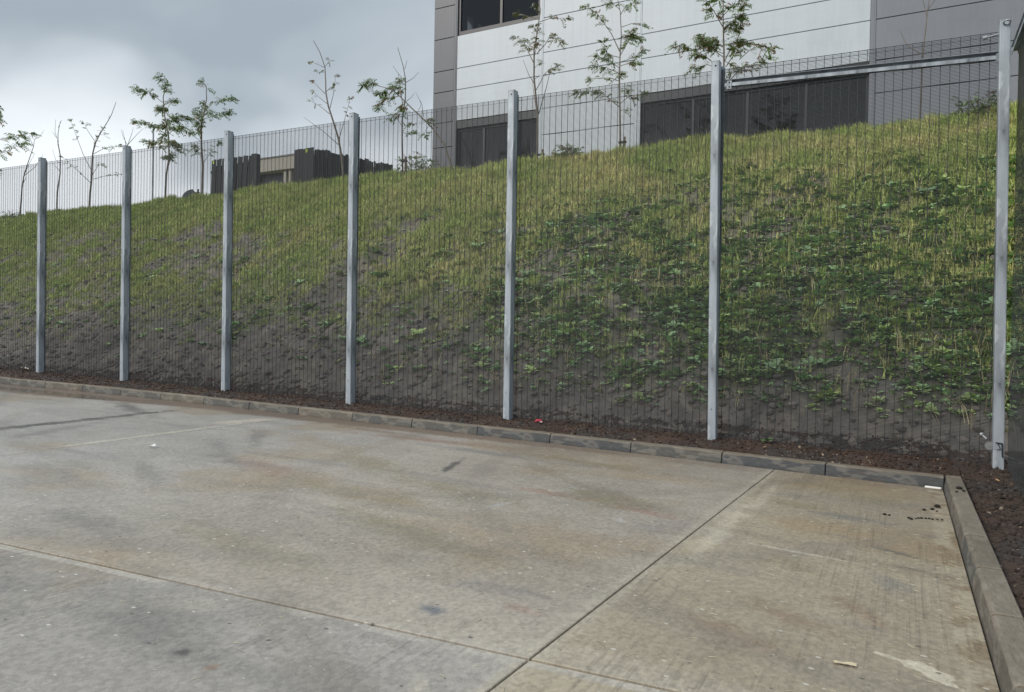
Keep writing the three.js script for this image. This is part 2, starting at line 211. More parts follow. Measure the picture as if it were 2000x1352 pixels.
// ---------------------------------------------------------------- kerbs, stone by stone
const kerbTex = [[[0.066, 0.070, 0.074], [0.155, 0.132, 0.10]], [[0.088, 0.087, 0.080], [0.16, 0.137, 0.105]], [[0.118, 0.106, 0.087], [0.19, 0.165, 0.128]]].map(([face, dust], q) => tex(512, 256, (i, j) => {   // v runs round the profile: back, dusty top, face
  const u = i / 512, v = j / 256, a = tf(u, v, 4 + q, 5), b = tf(u + 0.3, v, 9, 4), f = tf(u, v, 40, 3), k = 0.6 + a * 0.5 + f * 0.4; let o = mix3(face, dust, 1 - ss(0.745, 0.785, v + (b - 0.5) * 0.06)); o = [o[0] * k, o[1] * k, o[2] * k];
  o = mix3(o, [0.34, 0.31, 0.26], ss(0.60, 0.72, tf(u, v, 11, 4)) * 0.24); return mix3(o, [0.15, 0.105, 0.07], ss(0.52, 0.72, tf(u, v + 0.5, 6, 4)) * 0.22); }));
const kerbBump = tex(256, 256, (i, j) => { const q = tf(i / 256, j / 256, 24, 3); return [q, q, q]; }, { srgb: false, rx: 2, ry: 2 });
const kerbMats = kerbTex.map(t => { return std({ map: t, bumpMap: kerbBump, bumpScale: 0.003, roughness: 0.8 }); });
function kerbStone(len, seed) {                                          // profile: battered face on +z, drawn along x from 0 to len
  const prof = [[-0.125, -0.16], [-0.125, 0.098], [-0.119, 0.105], [-0.03, 0.106], [-0.017, 0.102], [-0.009, 0.093], [0.004, 0.02], [0.008, -0.16]], m = new MB(), r = rng(seed), n = 6;
  const at = (k, q) => { const e = k === 0 || k === n ? 0.004 : 0, x = k / n * len, [z, y] = prof[q], xx = k === 0 ? 0.002 : k === 1 ? 0.007 : k === n ? len - 0.002 : k === n - 1 ? len - 0.007 : x; const w = (q === 3 || q === 4 || q === 5) ? (hash(k * 7 + seed, q) - 0.5) * 0.0025 : 0; return [xx, y - e + w, z - (z > -0.1 ? e : -e) + w * 0.5]; };
  for (let k = 0; k < n; k++) for (let q = 0; q < prof.length - 1; q++) m.quad(at(k, q), at(k, q + 1), at(k + 1, q + 1), at(k + 1, q));
  for (const [k, f] of [[0, 0], [n, 1]]) for (let q = 1; q < prof.length - 1; q++) { const a = at(k, 0), b = at(k, q), c = at(k, q + 1); f ? m.tri(a, c, b) : m.tri(a, b, c); }
  // normals of these quads point out because the profile runs over the top towards the yard
  for (let q = 0; q < m.p.length / 3; q++) { const y = m.p[q * 3 + 1], z = m.p[q * 3 + 2]; m.u[q * 2] = m.p[q * 3] * 0.7 + seed * 0.37; m.u[q * 2 + 1] = (z < -0.1205 ? y + 0.16 : y > 0.0975 ? 0.26 + (z + 0.125) : 0.38 + (0.098 - y)) / 0.5; }
  return m.geo();
}
const kerbGeo = [1, 2, 3, 4].map(s => kerbStone(0.9215, s)), shortGeo = [5, 6, 7].map(s => kerbStone(0.705, s));
const backKerb = structure(base('kerb', 0, 0, 0)), sideKerb = structure(base('kerb', 0, 0, 0));
{ let x = -0.372, k = 0; const r = rng(77);
  while (x > -20) { const xa = x - 0.925, m = mesh('kerb_stone', kerbGeo[k % 4], kerbMats[x > -1.2 ? 0 : x > -4.4 ? (r() < 0.75 ? 0 : 1) : x > -7 ? (r() < 0.6 ? 1 : 2) : (r() < 0.4 ? 1 : 2)], backKerb); const za = kerbZ(xa), zb = kerbZ(x); m.position.set(xa, S * xa - 0.145 + (r() - 0.5) * 0.006, za + (r() - 0.5) * 0.006); m.rotation.y = -Math.atan2(zb - za, 0.925); m.rotation.z = Math.atan(S); x = xa; k++; }
  let z = 0.505; k = 0; while (z < 9) { const m = mesh('kerb_stone', shortGeo[k % 3], kerbMats[k === 0 || k === 3 || k === 6 ? 1 : 2], sideKerb); m.rotation.y = -Math.PI / 2; m.position.set(-0.372 + (r() - 0.5) * 0.005, -0.139 + (r() - 0.5) * 0.005, z); z += 0.7235; k++; } }

// ---------------------------------------------------------------- bank, soil strip, plants on the bank
function grid(name, x0, x1, nx, zs, yf, mat, uvs = 1) {
  const p = [], u = [], ix = [];
  for (let j = 0; j < zs.length; j++) for (let i = 0; i <= nx; i++) { const x = lerp(x0, x1, i / nx); p.push(x, yf(x, zs[j]), zs[j]); u.push(x * uvs, -zs[j] * uvs); }
  for (let j = 0; j < zs.length - 1; j++) for (let i = 0; i < nx; i++) { const a = j * (nx + 1) + i, b = a + nx + 1; ix.push(a, a + 1, b, a + 1, b + 1, b); }
  const geo = new THREE.BufferGeometry(); geo.setAttribute('position', new THREE.Float32BufferAttribute(p, 3)); geo.setAttribute('uv', new THREE.Float32BufferAttribute(u, 2)); geo.setIndex(ix); geo.computeVertexNormals();
  return mesh(name, geo, mat);
}
// how much of the bank is grown over, and by what
const grassAt = (x, z) => { const t = cl((-z - 0.3) / 7.8), n = fbm(x * 0.7 + 20, z * 0.7, 4), n2 = fbm(x * 3 + 2, z * 3 + 8, 3), rt = ss(-6, 0.5, x); return cl(ss(0.56 - 0.14 * rt, 0.84, t + (n - 0.5) * 0.36) + ss(0.06, 0.5, t) * (0.07 + ss(0.43, 0.60, n * 0.5 + n2 * 0.5) * 0.7) + rt * 0.30 * ss(0.08, 0.25, t) * ss(0.36, 0.6, n2)); };
const weedAt = (x, z) => { const t = cl((-z - 0.3) / 7.8), n = fbm(x * 0.8 + 50, z * 0.9 + 3, 3), n2 = fbm(x * 2.6 + 5, z * 2.6 + 1, 3); const rt = ss(-11, -1, x); const mid = Math.exp(-Math.pow((x + 5.5) / 3.2, 2)); return ss(0.02, 0.2 - 0.08 * mid, t) * (1 - ss(0.45 + 0.25 * rt, 0.85, t)) * (0.09 + 0.1 * rt + 0.12 * mid + ss(0.54 - 0.16 * rt, 0.74 - 0.12 * rt, n * 0.5 + n2 * 0.5)) * (0.3 + 0.7 * rt); };
const soilTexF = (u, v) => { const a = tf(u, v, 6, 5), b = tf(u, v, 40, 3), k = 0.35 + a * 0.7 + b * 0.55; return k; };
const bankTex = tex(1536, 768, (i, j) => {                                // covers x -46..12, z 0.4..-9.6
  const x = lerp(-46, 12, i / 1536), z = -lerp(-0.5, 10, j / 768), n = fbm(x * 14, z * 14, 3), n2 = fbm(x * 4 + 3, z * 4, 3), k = 0.5 + n;
  let c = [0.115 * k, 0.101 * k, 0.090 * k]; c = mix3(c, [0.20 * k, 0.172 * k, 0.138 * k], ss(0.45, 0.68, n2) * 0.55);
  c = mix3(c, [0.23 * k, 0.245 * k, 0.09 * k], grassAt(x, z) * 0.85); return mix3(c, [0.06 * k, 0.09 * k, 0.035 * k], weedAt(x, z) * 0.5);
}, { wrap: false });
const bumpSoil = tex(512, 512, (i, j) => { const u = i / 512, v = j / 512, q = tf(u, v, 10, 5); return [q, q, q]; }, { srgb: false });
{ const zs = []; for (let z = -0.2; z > -10; z -= 0.09) zs.push(z); for (let z = -10; z > -60; z -= 1.2) zs.push(z); zs.push(-120, -400);
  const m = grid('bank', -46, 12, 760, zs, (x, z) => z > -10 ? bankY(x, z) : 5.5 - (z < -60 ? (-60 - z) * 0.002 : 0), std({ map: bankTex, roughness: 1 }));
  const u = m.geometry.attributes.uv, p = m.geometry.attributes.position; for (let q = 0; q < u.count; q++) u.setXY(q, cl((p.getX(q) + 46) / 58), cl((-p.getZ(q) + 0.5) / 10.5, 0.002, 0.998)); structure(m); }
const soilTex = tex(1024, 1024, (i, j) => { const u = i / 1024, v = j / 1024, k = soilTexF(u, v), b = tf(u + 0.4, v, 5, 4); let c = [0.056 * k, 0.033 * k, 0.023 * k]; c = mix3(c, [0.045 * k, 0.038 * k, 0.034 * k], ss(0.4, 0.65, b)); const h = hash(Math.floor(u * 170), Math.floor(v * 170) + 5); return h > 0.985 ? [0.22, 0.19, 0.15] : c; });
soilTex.repeat.set(0.5, 0.5); bumpSoil.repeat.set(0.7, 0.7);
const soilMat = std({ map: soilTex, bumpMap: bumpSoil, bumpScale: 0.03, roughness: 0.95 });
const soilTop = (x, z) => bankY(x, z) + 0.004 + (fbm(x * 9, z * 9, 3) - 0.5) * 0.035 + (fbm(x * 28, z * 28, 2) - 0.5) * 0.026 - 0.035 * ss(kerbZ(x) - 0.4, kerbZ(x) - 0.12, z);
{ const zs = []; for (let q = 0; q <= 36; q++) zs.push(lerp(0.9, -0.42, q / 36)); const geoY = (x, z) => { const e = kerbZ(x) - 0.115; return z > e ? S * x - 0.3 : soilTop(x, z); };
  structure(grid('soil_bed', -30, -0.25, 900, zs, geoY, soilMat)); }
const sideSoilY = (x, z) => lerp(soilTop(x, z) , sideLow(x, z), ss(0.0, 0.9, z));
const sideLow = (x, z) => 0.0 - 0.055 + (fbm(x * 3.1, z * 3.1, 3) - 0.5) * 0.05 + (fbm(x * 9, z * 9, 3) - 0.5) * 0.04 + (fbm(x * 28, z * 28, 2) - 0.5) * 0.026 - 0.04 * (1 - ss(-0.25, -0.1, x));
{ const zs = []; for (let q = 0; q <= 200; q++) zs.push(lerp(9, -0.42, q / 200)); structure(grid('soil_bed', -0.255, 3.2, 80, zs, sideSoilY, soilMat)); }
// clods and stones, uncountable
const clodGeo = (() => { const gg = new THREE.IcosahedronGeometry(1, 1), p = gg.attributes.position; for (let q = 0; q < p.count; q++) { const x = p.getX(q), y = p.getY(q), z = p.getZ(q), s = 0.75 + 0.5 * fbm(x * 1.7 + 5 + z, y * 1.7 + 3, 2); p.setXYZ(q, x * s, y * s * 0.75, z * s); } gg.computeVertexNormals(); return gg; })();
function scatter(name, geo, mat, list, label, category) {               // list of [x, y, z, scale, turn, tilt, colour]
  const m = shadowed(new THREE.InstancedMesh(geo, mat, list.length)); m.name = numbered(name); const o = new THREE.Object3D();
  list.forEach((q, k) => { o.position.set(q[0], q[1], q[2]); o.rotation.set(q[5] || 0, q[4], (q[5] || 0) * 0.6); o.scale.set(q[3], q[3] * (q[7] || 1), q[3]); o.updateMatrix(); m.setMatrixAt(k, o.matrix); m.setColorAt(k, rgb(...q[6])); });
  scene.add(m); tag(m, label, category, null, 'stuff'); return m;
}
{ const r = rng(5), L = [];
  for (let k = 0; k < 26000; k++) { const x = -0.3 - 22 * Math.pow(r(), 1.25), z = lerp(kerbZ(x) - 0.13, -0.45, r()), s = 0.003 + 0.014 * Math.pow(r(), 6), v = 0.6 + 0.8 * r(); L.push([x, soilTop(x, z) + s * 0.3, z, s, r() * 6, r() * 2, r() < 0.006 ? [0.30, 0.25, 0.18] : [0.050 * v, 0.030 * v, 0.021 * v]]); }
  for (let k = 0; k < 14000; k++) { const x = -0.22 + 1.1 * r(), z = 7 * r() - 0.3, s = 0.003 + 0.016 * Math.pow(r(), 6), v = 0.6 + 0.8 * r(); L.push([x, sideSoilY(x, z) + s * 0.3, z, s, r() * 6, r() * 2, r() < 0.008 ? [0.26, 0.21, 0.16] : [0.045 * v, 0.034 * v, 0.028 * v]]); }
  scatter('soil_clods', clodGeo, std({ roughness: 1 }), L, 'loose crumbs of dark brown soil between kerb and fence', 'soil'); }
{ const r = rng(9), L = []; for (let k = 0; k < 22000; k++) { const x = -26 + 27 * r(), z = -0.3 - 6 * Math.pow(r(), 1.4), s = 0.006 + 0.045 * Math.pow(r(), 5), v = 0.6 + 0.9 * r(); L.push([x, bankY(x, z) + s * 0.2, z, s, r() * 6, r() * 2, r() < 0.03 && s < 0.02 ? [0.22, 0.2, 0.17] : [0.13 * v, 0.112 * v, 0.098 * v]]); }
  scatter('bank_rubble', clodGeo, std({ roughness: 1 }), L, 'earth lumps and small stones lying on the bare lower bank', 'rubble'); }
// grass
function tuftGeo(seed, n, h, spread, wide) { const r = rng(seed), m = new MB(); for (let k = 0; k < n; k++) { const a = r() * 6.283, d = spread * Math.sqrt(r()), x = Math.cos(a) * d, z = Math.sin(a) * d, H = h * (0.55 + 0.6 * r()), b = r() * 6.283, lean = H * (0.15 + 0.6 * r()), w = wide * (0.7 + 0.6 * r()), px = -Math.sin(b) * w, pz = Math.cos(b) * w, tx = x + Math.cos(b) * lean, tz = z + Math.sin(b) * lean, mx = x + Math.cos(b) * lean * 0.3, mz = z + Math.sin(b) * lean * 0.3; m.quad([x - px, -0.02, z - pz], [x + px, -0.02, z + pz], [mx + px * 0.8, H * 0.6, mz + pz * 0.8], [mx - px * 0.8, H * 0.6, mz - pz * 0.8]); m.tri([mx - px * 0.8, H * 0.6, mz - pz * 0.8], [mx + px * 0.8, H * 0.6, mz + pz * 0.8], [tx, H, tz]); } return m.geo(); }
const leafy = o => new THREE.MeshPhysicalMaterial({ roughness: 0.75, transmission: 0.25, thickness: 0, side: THREE.DoubleSide, ...o });
const grassMat = std({ color: 0xffffff, roughness: 0.85, side: THREE.DoubleSide });
for (let q = 0; q < 3; q++) { const r = rng(100 + q), L = [], want = 42000; let guard = 0;
  while (L.length < want && guard++ < 900000) { const x = -38 + 41 * Math.pow(r(), 0.72), z = -0.5 - 9.6 * r(), gr = grassAt(x, z); if (r() > gr * (0.3 + 0.7 * vn(x * 6, z * 6))) continue; const t = cl((-z - 0.3) / 7.8), v = 0.65 + 0.7 * r(), dry = cl(fbm(x * 1.6 + 3, z * 1.6, 3) * 1.5 - 0.45 + (r() - 0.5) * 0.5), c = mix3([0.30, 0.375, 0.10], [0.60, 0.53, 0.24], dry * 0.75 * ss(-30, 0, x) + dry * 0.25); L.push([x, bankY(x, z), z, 0.45 + 1.1 * r() * r() + 0.25 * vn(x * 1.3, z * 1.3), r() * 6.28, (r() - 0.5) * 0.9, [c[0] * v, c[1] * v, c[2] * v], (z < -7.9 ? 1.15 : 0.5 + 0.55 * t)]); }
  scatter('grass', tuftGeo(11 + q, 9, 0.15, 0.06, 0.0045), grassMat, L, ['short olive grass cloaking the upper bank', 'tufts of green grass on the bank', 'longer blades of grass along the bank and its crest'][q], 'grass'); }
{ const r = rng(61), L = []; for (let k = 0; k < 5200; k++) { const x = -30 + 32 * r(), z = -0.6 - 8.4 * r(); if (r() > 0.25 + 0.6 * ss(-14, 0, x)) continue; const v = 0.6 + 0.7 * r(); L.push([x, bankY(x, z), z, 0.7 + 0.8 * r(), r() * 6.28, (r() - 0.5) * 1.6, [0.44 * v, 0.37 * v, 0.22 * v]]); }
  scatter('dry_stalks', tuftGeo(31, 3, 0.2, 0.05, 0.003), grassMat, L, 'bleached dry stalks strewn among grass and weeds', 'straw'); }
// broad-leaved weeds
function rosette(seed, n, len, wid) { const r = rng(seed), m = new MB(); for (let k = 0; k < n; k++) { const a = k * 2.4 + r(), up = 0.25 + 0.9 * r(), L = len * (0.55 + 0.6 * r()), w = wid * (0.6 + 0.6 * r()), dx = Math.cos(a), dz = Math.sin(a), sx = -dz, sz = dx; const P = (t, s) => { const y = L * (Math.sin(up) * t - 0.55 * t * t * (0.4 + 0.3 * up)) + 0.02 + Math.abs(s) * w * 0.25, q = L * Math.cos(up) * t; return [dx * q + sx * w * s, y, dz * q + sz * w * s]; }; m.tri(P(0.12, 0), P(0.45, -0.8), P(0.45, 0)); m.tri(P(0.12, 0), P(0.45, 0), P(0.45, 0.8)); m.quad(P(0.45, -0.8), P(0.8, -0.6), P(0.8, 0), P(0.45, 0)); m.quad(P(0.45, 0), P(0.8, 0), P(0.8, 0.6), P(0.45, 0.8)); m.tri(P(0.8, -0.6), P(1, 0), P(0.8, 0)); m.tri(P(0.8, 0), P(1, 0), P(0.8, 0.6)); } return m.geo(); }
const weedMat = leafy({ color: 0xffffff, roughness: 0.6, transmission: 0.2 });
for (let q = 0; q < 3; q++) { const r = rng(300 + q), L = [], want = [3600, 4200, 9000][q]; let guard = 0;
  while (L.length < want && guard++ < 300000) { const x = -26 + 28 * Math.pow(r(), 0.55), z = -0.45 - 7 * r(); if (r() > weedAt(x, z)) continue; const v = 0.6 + 0.8 * r(), c = r() < 0.4 ? [0.33, 0.43, 0.14] : [0.25, 0.39, 0.17]; L.push([x, bankY(x, z), z, 0.4 + 0.85 * r() * r(), r() * 6.28, (r() - 0.5) * 0.7, [c[0] * v, c[1] * v, c[2] * v]]); }
  scatter('weeds', rosette(41 + q, [9, 12, 7][q], [0.19, 0.15, 0.085][q], [0.055, 0.036, 0.03][q]), weedMat, L, ['broad-leaved weeds crowding the middle of the bank', 'narrow-leaved weeds growing among the broad ones', 'small creeping leaves spreading over the bank soil'][q], 'weeds'); }

// ---------------------------------------------------------------- the security fence
const galvTex = tex(512, 1024, (i, j) => { const u = i / 512, v = j / 1024, a = tf(u, v, 3, 4), s = tn(u * 24, v * 5, 120), b = tf(u, v * 0.5, 14, 4), sp = tn(u * 90, v * 180, 540); const k = 0.88 + (a - 0.5) * 0.62 + (s - 0.5) * 0.18 + (b - 0.5) * 0.40 + (sp - 0.5) * 0.08; const w = ss(0.58, 0.74, tf(u + 0.5, v, 5, 4)); return mix3([0.37 * k, 0.415 * k, 0.46 * k], [0.58, 0.625, 0.66], w * 0.6); });
galvTex.repeat.set(2.2, 0.9);
const galvRough = tex(256, 256, (i, j) => { const q = 0.38 + 0.3 * tf(i / 256, j / 256, 8, 4); return [q, q, q]; }, { srgb: false });
const galv = std({ map: galvTex, roughnessMap: galvRough, metalness: 0.2, roughness: 1 });
const wireMat = std({ color: rgb(0.058, 0.061, 0.065), metalness: 0.4, roughness: 0.4 });   // one dull grey for every wire
const hole = std({ color: rgb(0.012, 0.012, 0.012), roughness: 0.9 });
const boltMat = std({ color: rgb(0.34, 0.35, 0.36), metalness: 0.6, roughness: 0.45 });
const H = 3.93, BAY = 2.44;
function postGeo(w, d, h, r) { const s = new THREE.Shape(), a = w / 2, b = d / 2; s.moveTo(-a + r, -b); s.lineTo(a - r, -b); s.absarc(a - r, -b + r, r, -Math.PI / 2, 0); s.lineTo(a, b - r); s.absarc(a - r, b - r, r, 0, Math.PI / 2); s.lineTo(-a + r, b); s.absarc(-a + r, b - r, r, Math.PI / 2, Math.PI); s.lineTo(-a, -b + r); s.absarc(-a + r, -b + r, r, Math.PI, Math.PI * 1.5); const gg = new THREE.ExtrudeGeometry(s, { depth: h, bevelEnabled: false, curveSegments: 5 }).rotateX(-Math.PI / 2); return gg; }
const post = postGeo(0.084, 0.104, H + 0.25, 0.009).translate(0, -0.25, 0);
const capGeo = (() => { const s = postGeo(0.087, 0.107, 0.008, 0.009); return s; })();
const holeGeo = new THREE.CylinderGeometry(0.009, 0.009, 0.004, 12).rotateX(Math.PI / 2);
const fence = base('mesh_fence', 0, 0, 0);
tag(fence, 'tall galvanised close-mesh security fence running along the foot of the bank', 'fence');
const postX = []; for (let k = 0; k <= 7; k++) postX.push(k === 0 ? 0.06 : -BAY * k);
const leans = [0.010, 0.012, 0.003, 0.004, 0, 0, 0, 0];
postX.forEach((x, k) => { const y = S * x, p = mesh('post', post, galv, fence); p.position.set(x, y, 0); p.rotation.z = leans[k]; p.rotation.y = (hash(k, 3) - 0.5) * 0.04;
  if (p.geometry === post) { const c = mesh('cap', capGeo, galv, p); c.position.y = H; if (k) { const h1 = mesh('hole', holeGeo, hole, p); h1.position.set(0.004, H - 0.045, 0.0525); const h2 = mesh('hole', holeGeo, hole, p); h2.position.set(-0.006, 0.32, 0.0525); h2.scale.setScalar(0.7); } } });
function wires(x0, x1, yA, yB, n) { const m = new MB(); for (let k = 0; k < n; k++) { const h = k / (n - 1) * (H - 0.03); m.tube([x0, yA + h - 0.03, 0], [x1, yB + h - 0.03, 0], 0.0021, 0.0021, 5); } return m.geo(); }
const vWire = new MB().tube([0, -0.05, 0], [0, H - 0.056, 0], 0.0031, 0.0031, 6).geo();
for (let k = 0; k < 7; k++) {
  const xr = postX[k], xl = postX[k + 1], pn = new THREE.Group(); pn.name = 'panel'; fence.add(pn); pn.position.set(xl, S * xl, -0.059);
  const w = xr - xl, n = 310; const hz = mesh('horizontal_wires', wires(-0.03, w + 0.03 * (k ? 1 : 0), 0, S * w, n), wireMat, pn); hz.userData.kind = 'stuff';
  const nv = Math.round(w / 0.0762), r = rng(k + 400);
  for (let q = 0; q <= nv; q++) { const x = Math.min(q * 0.0762 + 0.0, w), v = mesh('vertical_wire', vWire, wireMat, pn); v.position.set(x, S * x, 0.0052); }
  const edge = new MB(); for (const d of [0.058, 0.096]) edge.tube([0.03, H - d, 0.0], [w - 0.03, S * w + H - d, 0.0], 0.003, 0.003, 6); edge.build('edge_wire', wireMat, pn);
  const bar = new MB(); bar.box(-0.03, 0.03, 0.02, H - 0.02, -0.014, -0.0065); bar.build('clamp_bar', galv, pn);
}
// top rail of the corner bay: a lipped channel bolted to both posts
function railGeo(L) { const m = new MB(), t = 0.004; m.box(0, L, 0, 0.066, 0, t); m.box(0, L, 0.066, 0.070, 0, 0.055); m.box(0, L, 0.0295, 0.0335, t, 0.050); m.box(0, L, 0.0, 0.0294, 0.046, 0.050); return m.geo(); }
{ const L = BAY - 0.07, a = [postX[1] + 0.02, S * postX[1] + H - 0.255], y1 = S * 0 + H - 0.315; const rail = mesh('top_rail', railGeo(BAY - 0.02), galv, fence); rail.position.set(a[0] + 0.02, a[1], -0.055); rail.rotation.z = Math.atan2(y1 - a[1], L);
  const br = new MB(); br.box(0, 0.05, -0.085, 0.0, 0.0, 0.005); const b = mesh('bracket', br.geo(), galv, rail); b.position.set(0.022, 0.055, 0.0525); for (const [x, y] of [[0.027, -0.02], [0.03, -0.065]]) { const h = mesh('bolt', new THREE.CylinderGeometry(0.007, 0.007, 0.012, 6).rotateX(Math.PI / 2), hole, rail); h.position.set(0.022 + x, 0.055 + y, 0.058); }
  const e = new MB(); e.box(0, 0.045, -0.02, 0.05, 0, 0.005); const eb = mesh('bracket', e.geo(), galv, rail); eb.position.set(BAY - 0.075, 0, 0.0525); const eh = mesh('bolt', new THREE.CylinderGeometry(0.007, 0.007, 0.012, 6).rotateX(Math.PI / 2), hole, rail); eh.position.set(BAY - 0.05, 0.012, 0.058); }
// fixings on the corner post
{ const cp = fence.children[0]; const rod = new MB(); rod.tube([-0.15, H - 0.105, -0.02], [-0.04, H - 0.09, -0.02], 0.009, 0.009, 8, true); rod.tube([-0.16, H - 0.107, -0.02], [-0.128, H - 0.102, -0.02], 0.019, 0.019, 6, true); rod.build('eye_bolt', boltMat, cp);
  const t = new THREE.TorusGeometry(0.026, 0.007, 8, 18).rotateX(1.2); const ring = mesh('ring', t, boltMat, cp); ring.position.set(0.01, H - 0.03, 0.075);
  const lug = new MB(); lug.tube([-0.066, 0.19, 0.02], [-0.066, 0.19, 0.028], 0.036, 0.036, 14, true); lug.tube([-0.066, 0.19, 0.028], [-0.066, 0.19, 0.036], 0.010, 0.010, 6, true); lug.build('lug', boltMat, cp); const b2 = new MB(); b2.tube([-0.115, 0.275, -0.03], [-0.085, 0.245, 0.0], 0.011, 0.011, 8, true); b2.tube([-0.125, 0.285, -0.04], [-0.113, 0.273, -0.028], 0.021, 0.021, 8, true); b2.build('bolt', boltMat, cp);
  const latch = new MB(); latch.tube([-0.025, 0.225, 0.064], [0.028, 0.22, 0.064], 0.005, 0.005, 6, true); latch.tube([0.022, 0.222, 0.066], [0.026, 0.10, 0.066], 0.0055, 0.0055, 6, true); latch.tube([-0.01, 0.222, 0.064], [0.012, 0.17, 0.064], 0.003, 0.003, 6, true); latch.tube([0.012, 0.17, 0.064], [-0.015, 0.165, 0.064], 0.003, 0.003, 6, true); latch.build('latch', std({ color: rgb(0.035, 0.037, 0.04), metalness: 0.5, roughness: 0.5 }), cp); }

// the return of the fence towards the camera
const ret = base('mesh_fence', 0.125, -0.02, 0.05);
tag(ret, 'return fence at the right edge, coming forward from the corner post', 'fence');
{ const L = BAY * 2, m = new MB(), n = 312; for (let k = 0; k < n; k++) { const y = -0.08 + k * 0.0127; m.tube([0, y, 0], [0, y, L], 0.00195, 0.00195, 5); } for (let q = 0; q <= 64; q++) m.tube([0.0041, -0.1, q * 0.0762 + 0.01], [0.0041, H - 0.04, q * 0.0762 + 0.01], 0.0021, 0.0021, 5); const w = m.build('wire_mesh', wireMat, ret); w.userData.kind = 'stuff';
  for (const z of [BAY, 2 * BAY]) { const p = mesh('post', post, galv, ret); p.position.set(0.068, 0, z); p.rotation.y = Math.PI / 2; }
  const rl = mesh('top_rail', railGeo(L), galv, ret); rl.rotation.y = -Math.PI / 2; rl.position.set(-0.006, H - 0.3, 0.02); }

// ---------------------------------------------------------------- office building behind the crest
const panelTex = (c, seed) => tex(256, 256, (i, j) => { const u = i / 256, v = j / 256, k = 0.95 + (tf(u, v, 3 + seed, 4) - 0.5) * 0.12 + (tn(u * 3, v * 90, 270) - 0.5) * 0.03 + (tn(u * 60, v * 2, 120) - 0.5) * 0.06; return [c[0] * k, c[1] * k, c[2] * k]; }, { rx: 0.3, ry: 0.3 });
const whitePanel = [0, 1].map(q => std({ map: panelTex([0.545, 0.595, 0.655], q), roughness: 0.45 })), greyPanel = [0, 1].map(q => std({ map: panelTex([0.125, 0.133, 0.158], q), roughness: 0.45 })), paleGrey = [0, 1].map(q => std({ map: panelTex([0.215, 0.23, 0.265], q), roughness: 0.45 }));
const frameMat = std({ color: rgb(0.028, 0.032, 0.042), roughness: 0.4 }), backing = std({ color: rgb(0.03, 0.03, 0.032), roughness: 0.9 }), plaster = std({ color: rgb(0.30, 0.30, 0.31), roughness: 0.9 }), roofMat = std({ color: rgb(0.2, 0.2, 0.21), roughness: 0.8 });
const glass = new THREE.MeshPhysicalMaterial({ color: rgb(0.36, 0.41, 0.49), transmission: 1, thickness: 0, roughness: 0.02, ior: 1.62 });
const BX = -14.67, BY = 5.4, BZ = -12.5;
const office = base('office_building', BX, BY, BZ);
tag(office, 'grey and white clad office building standing behind the bank', 'building');
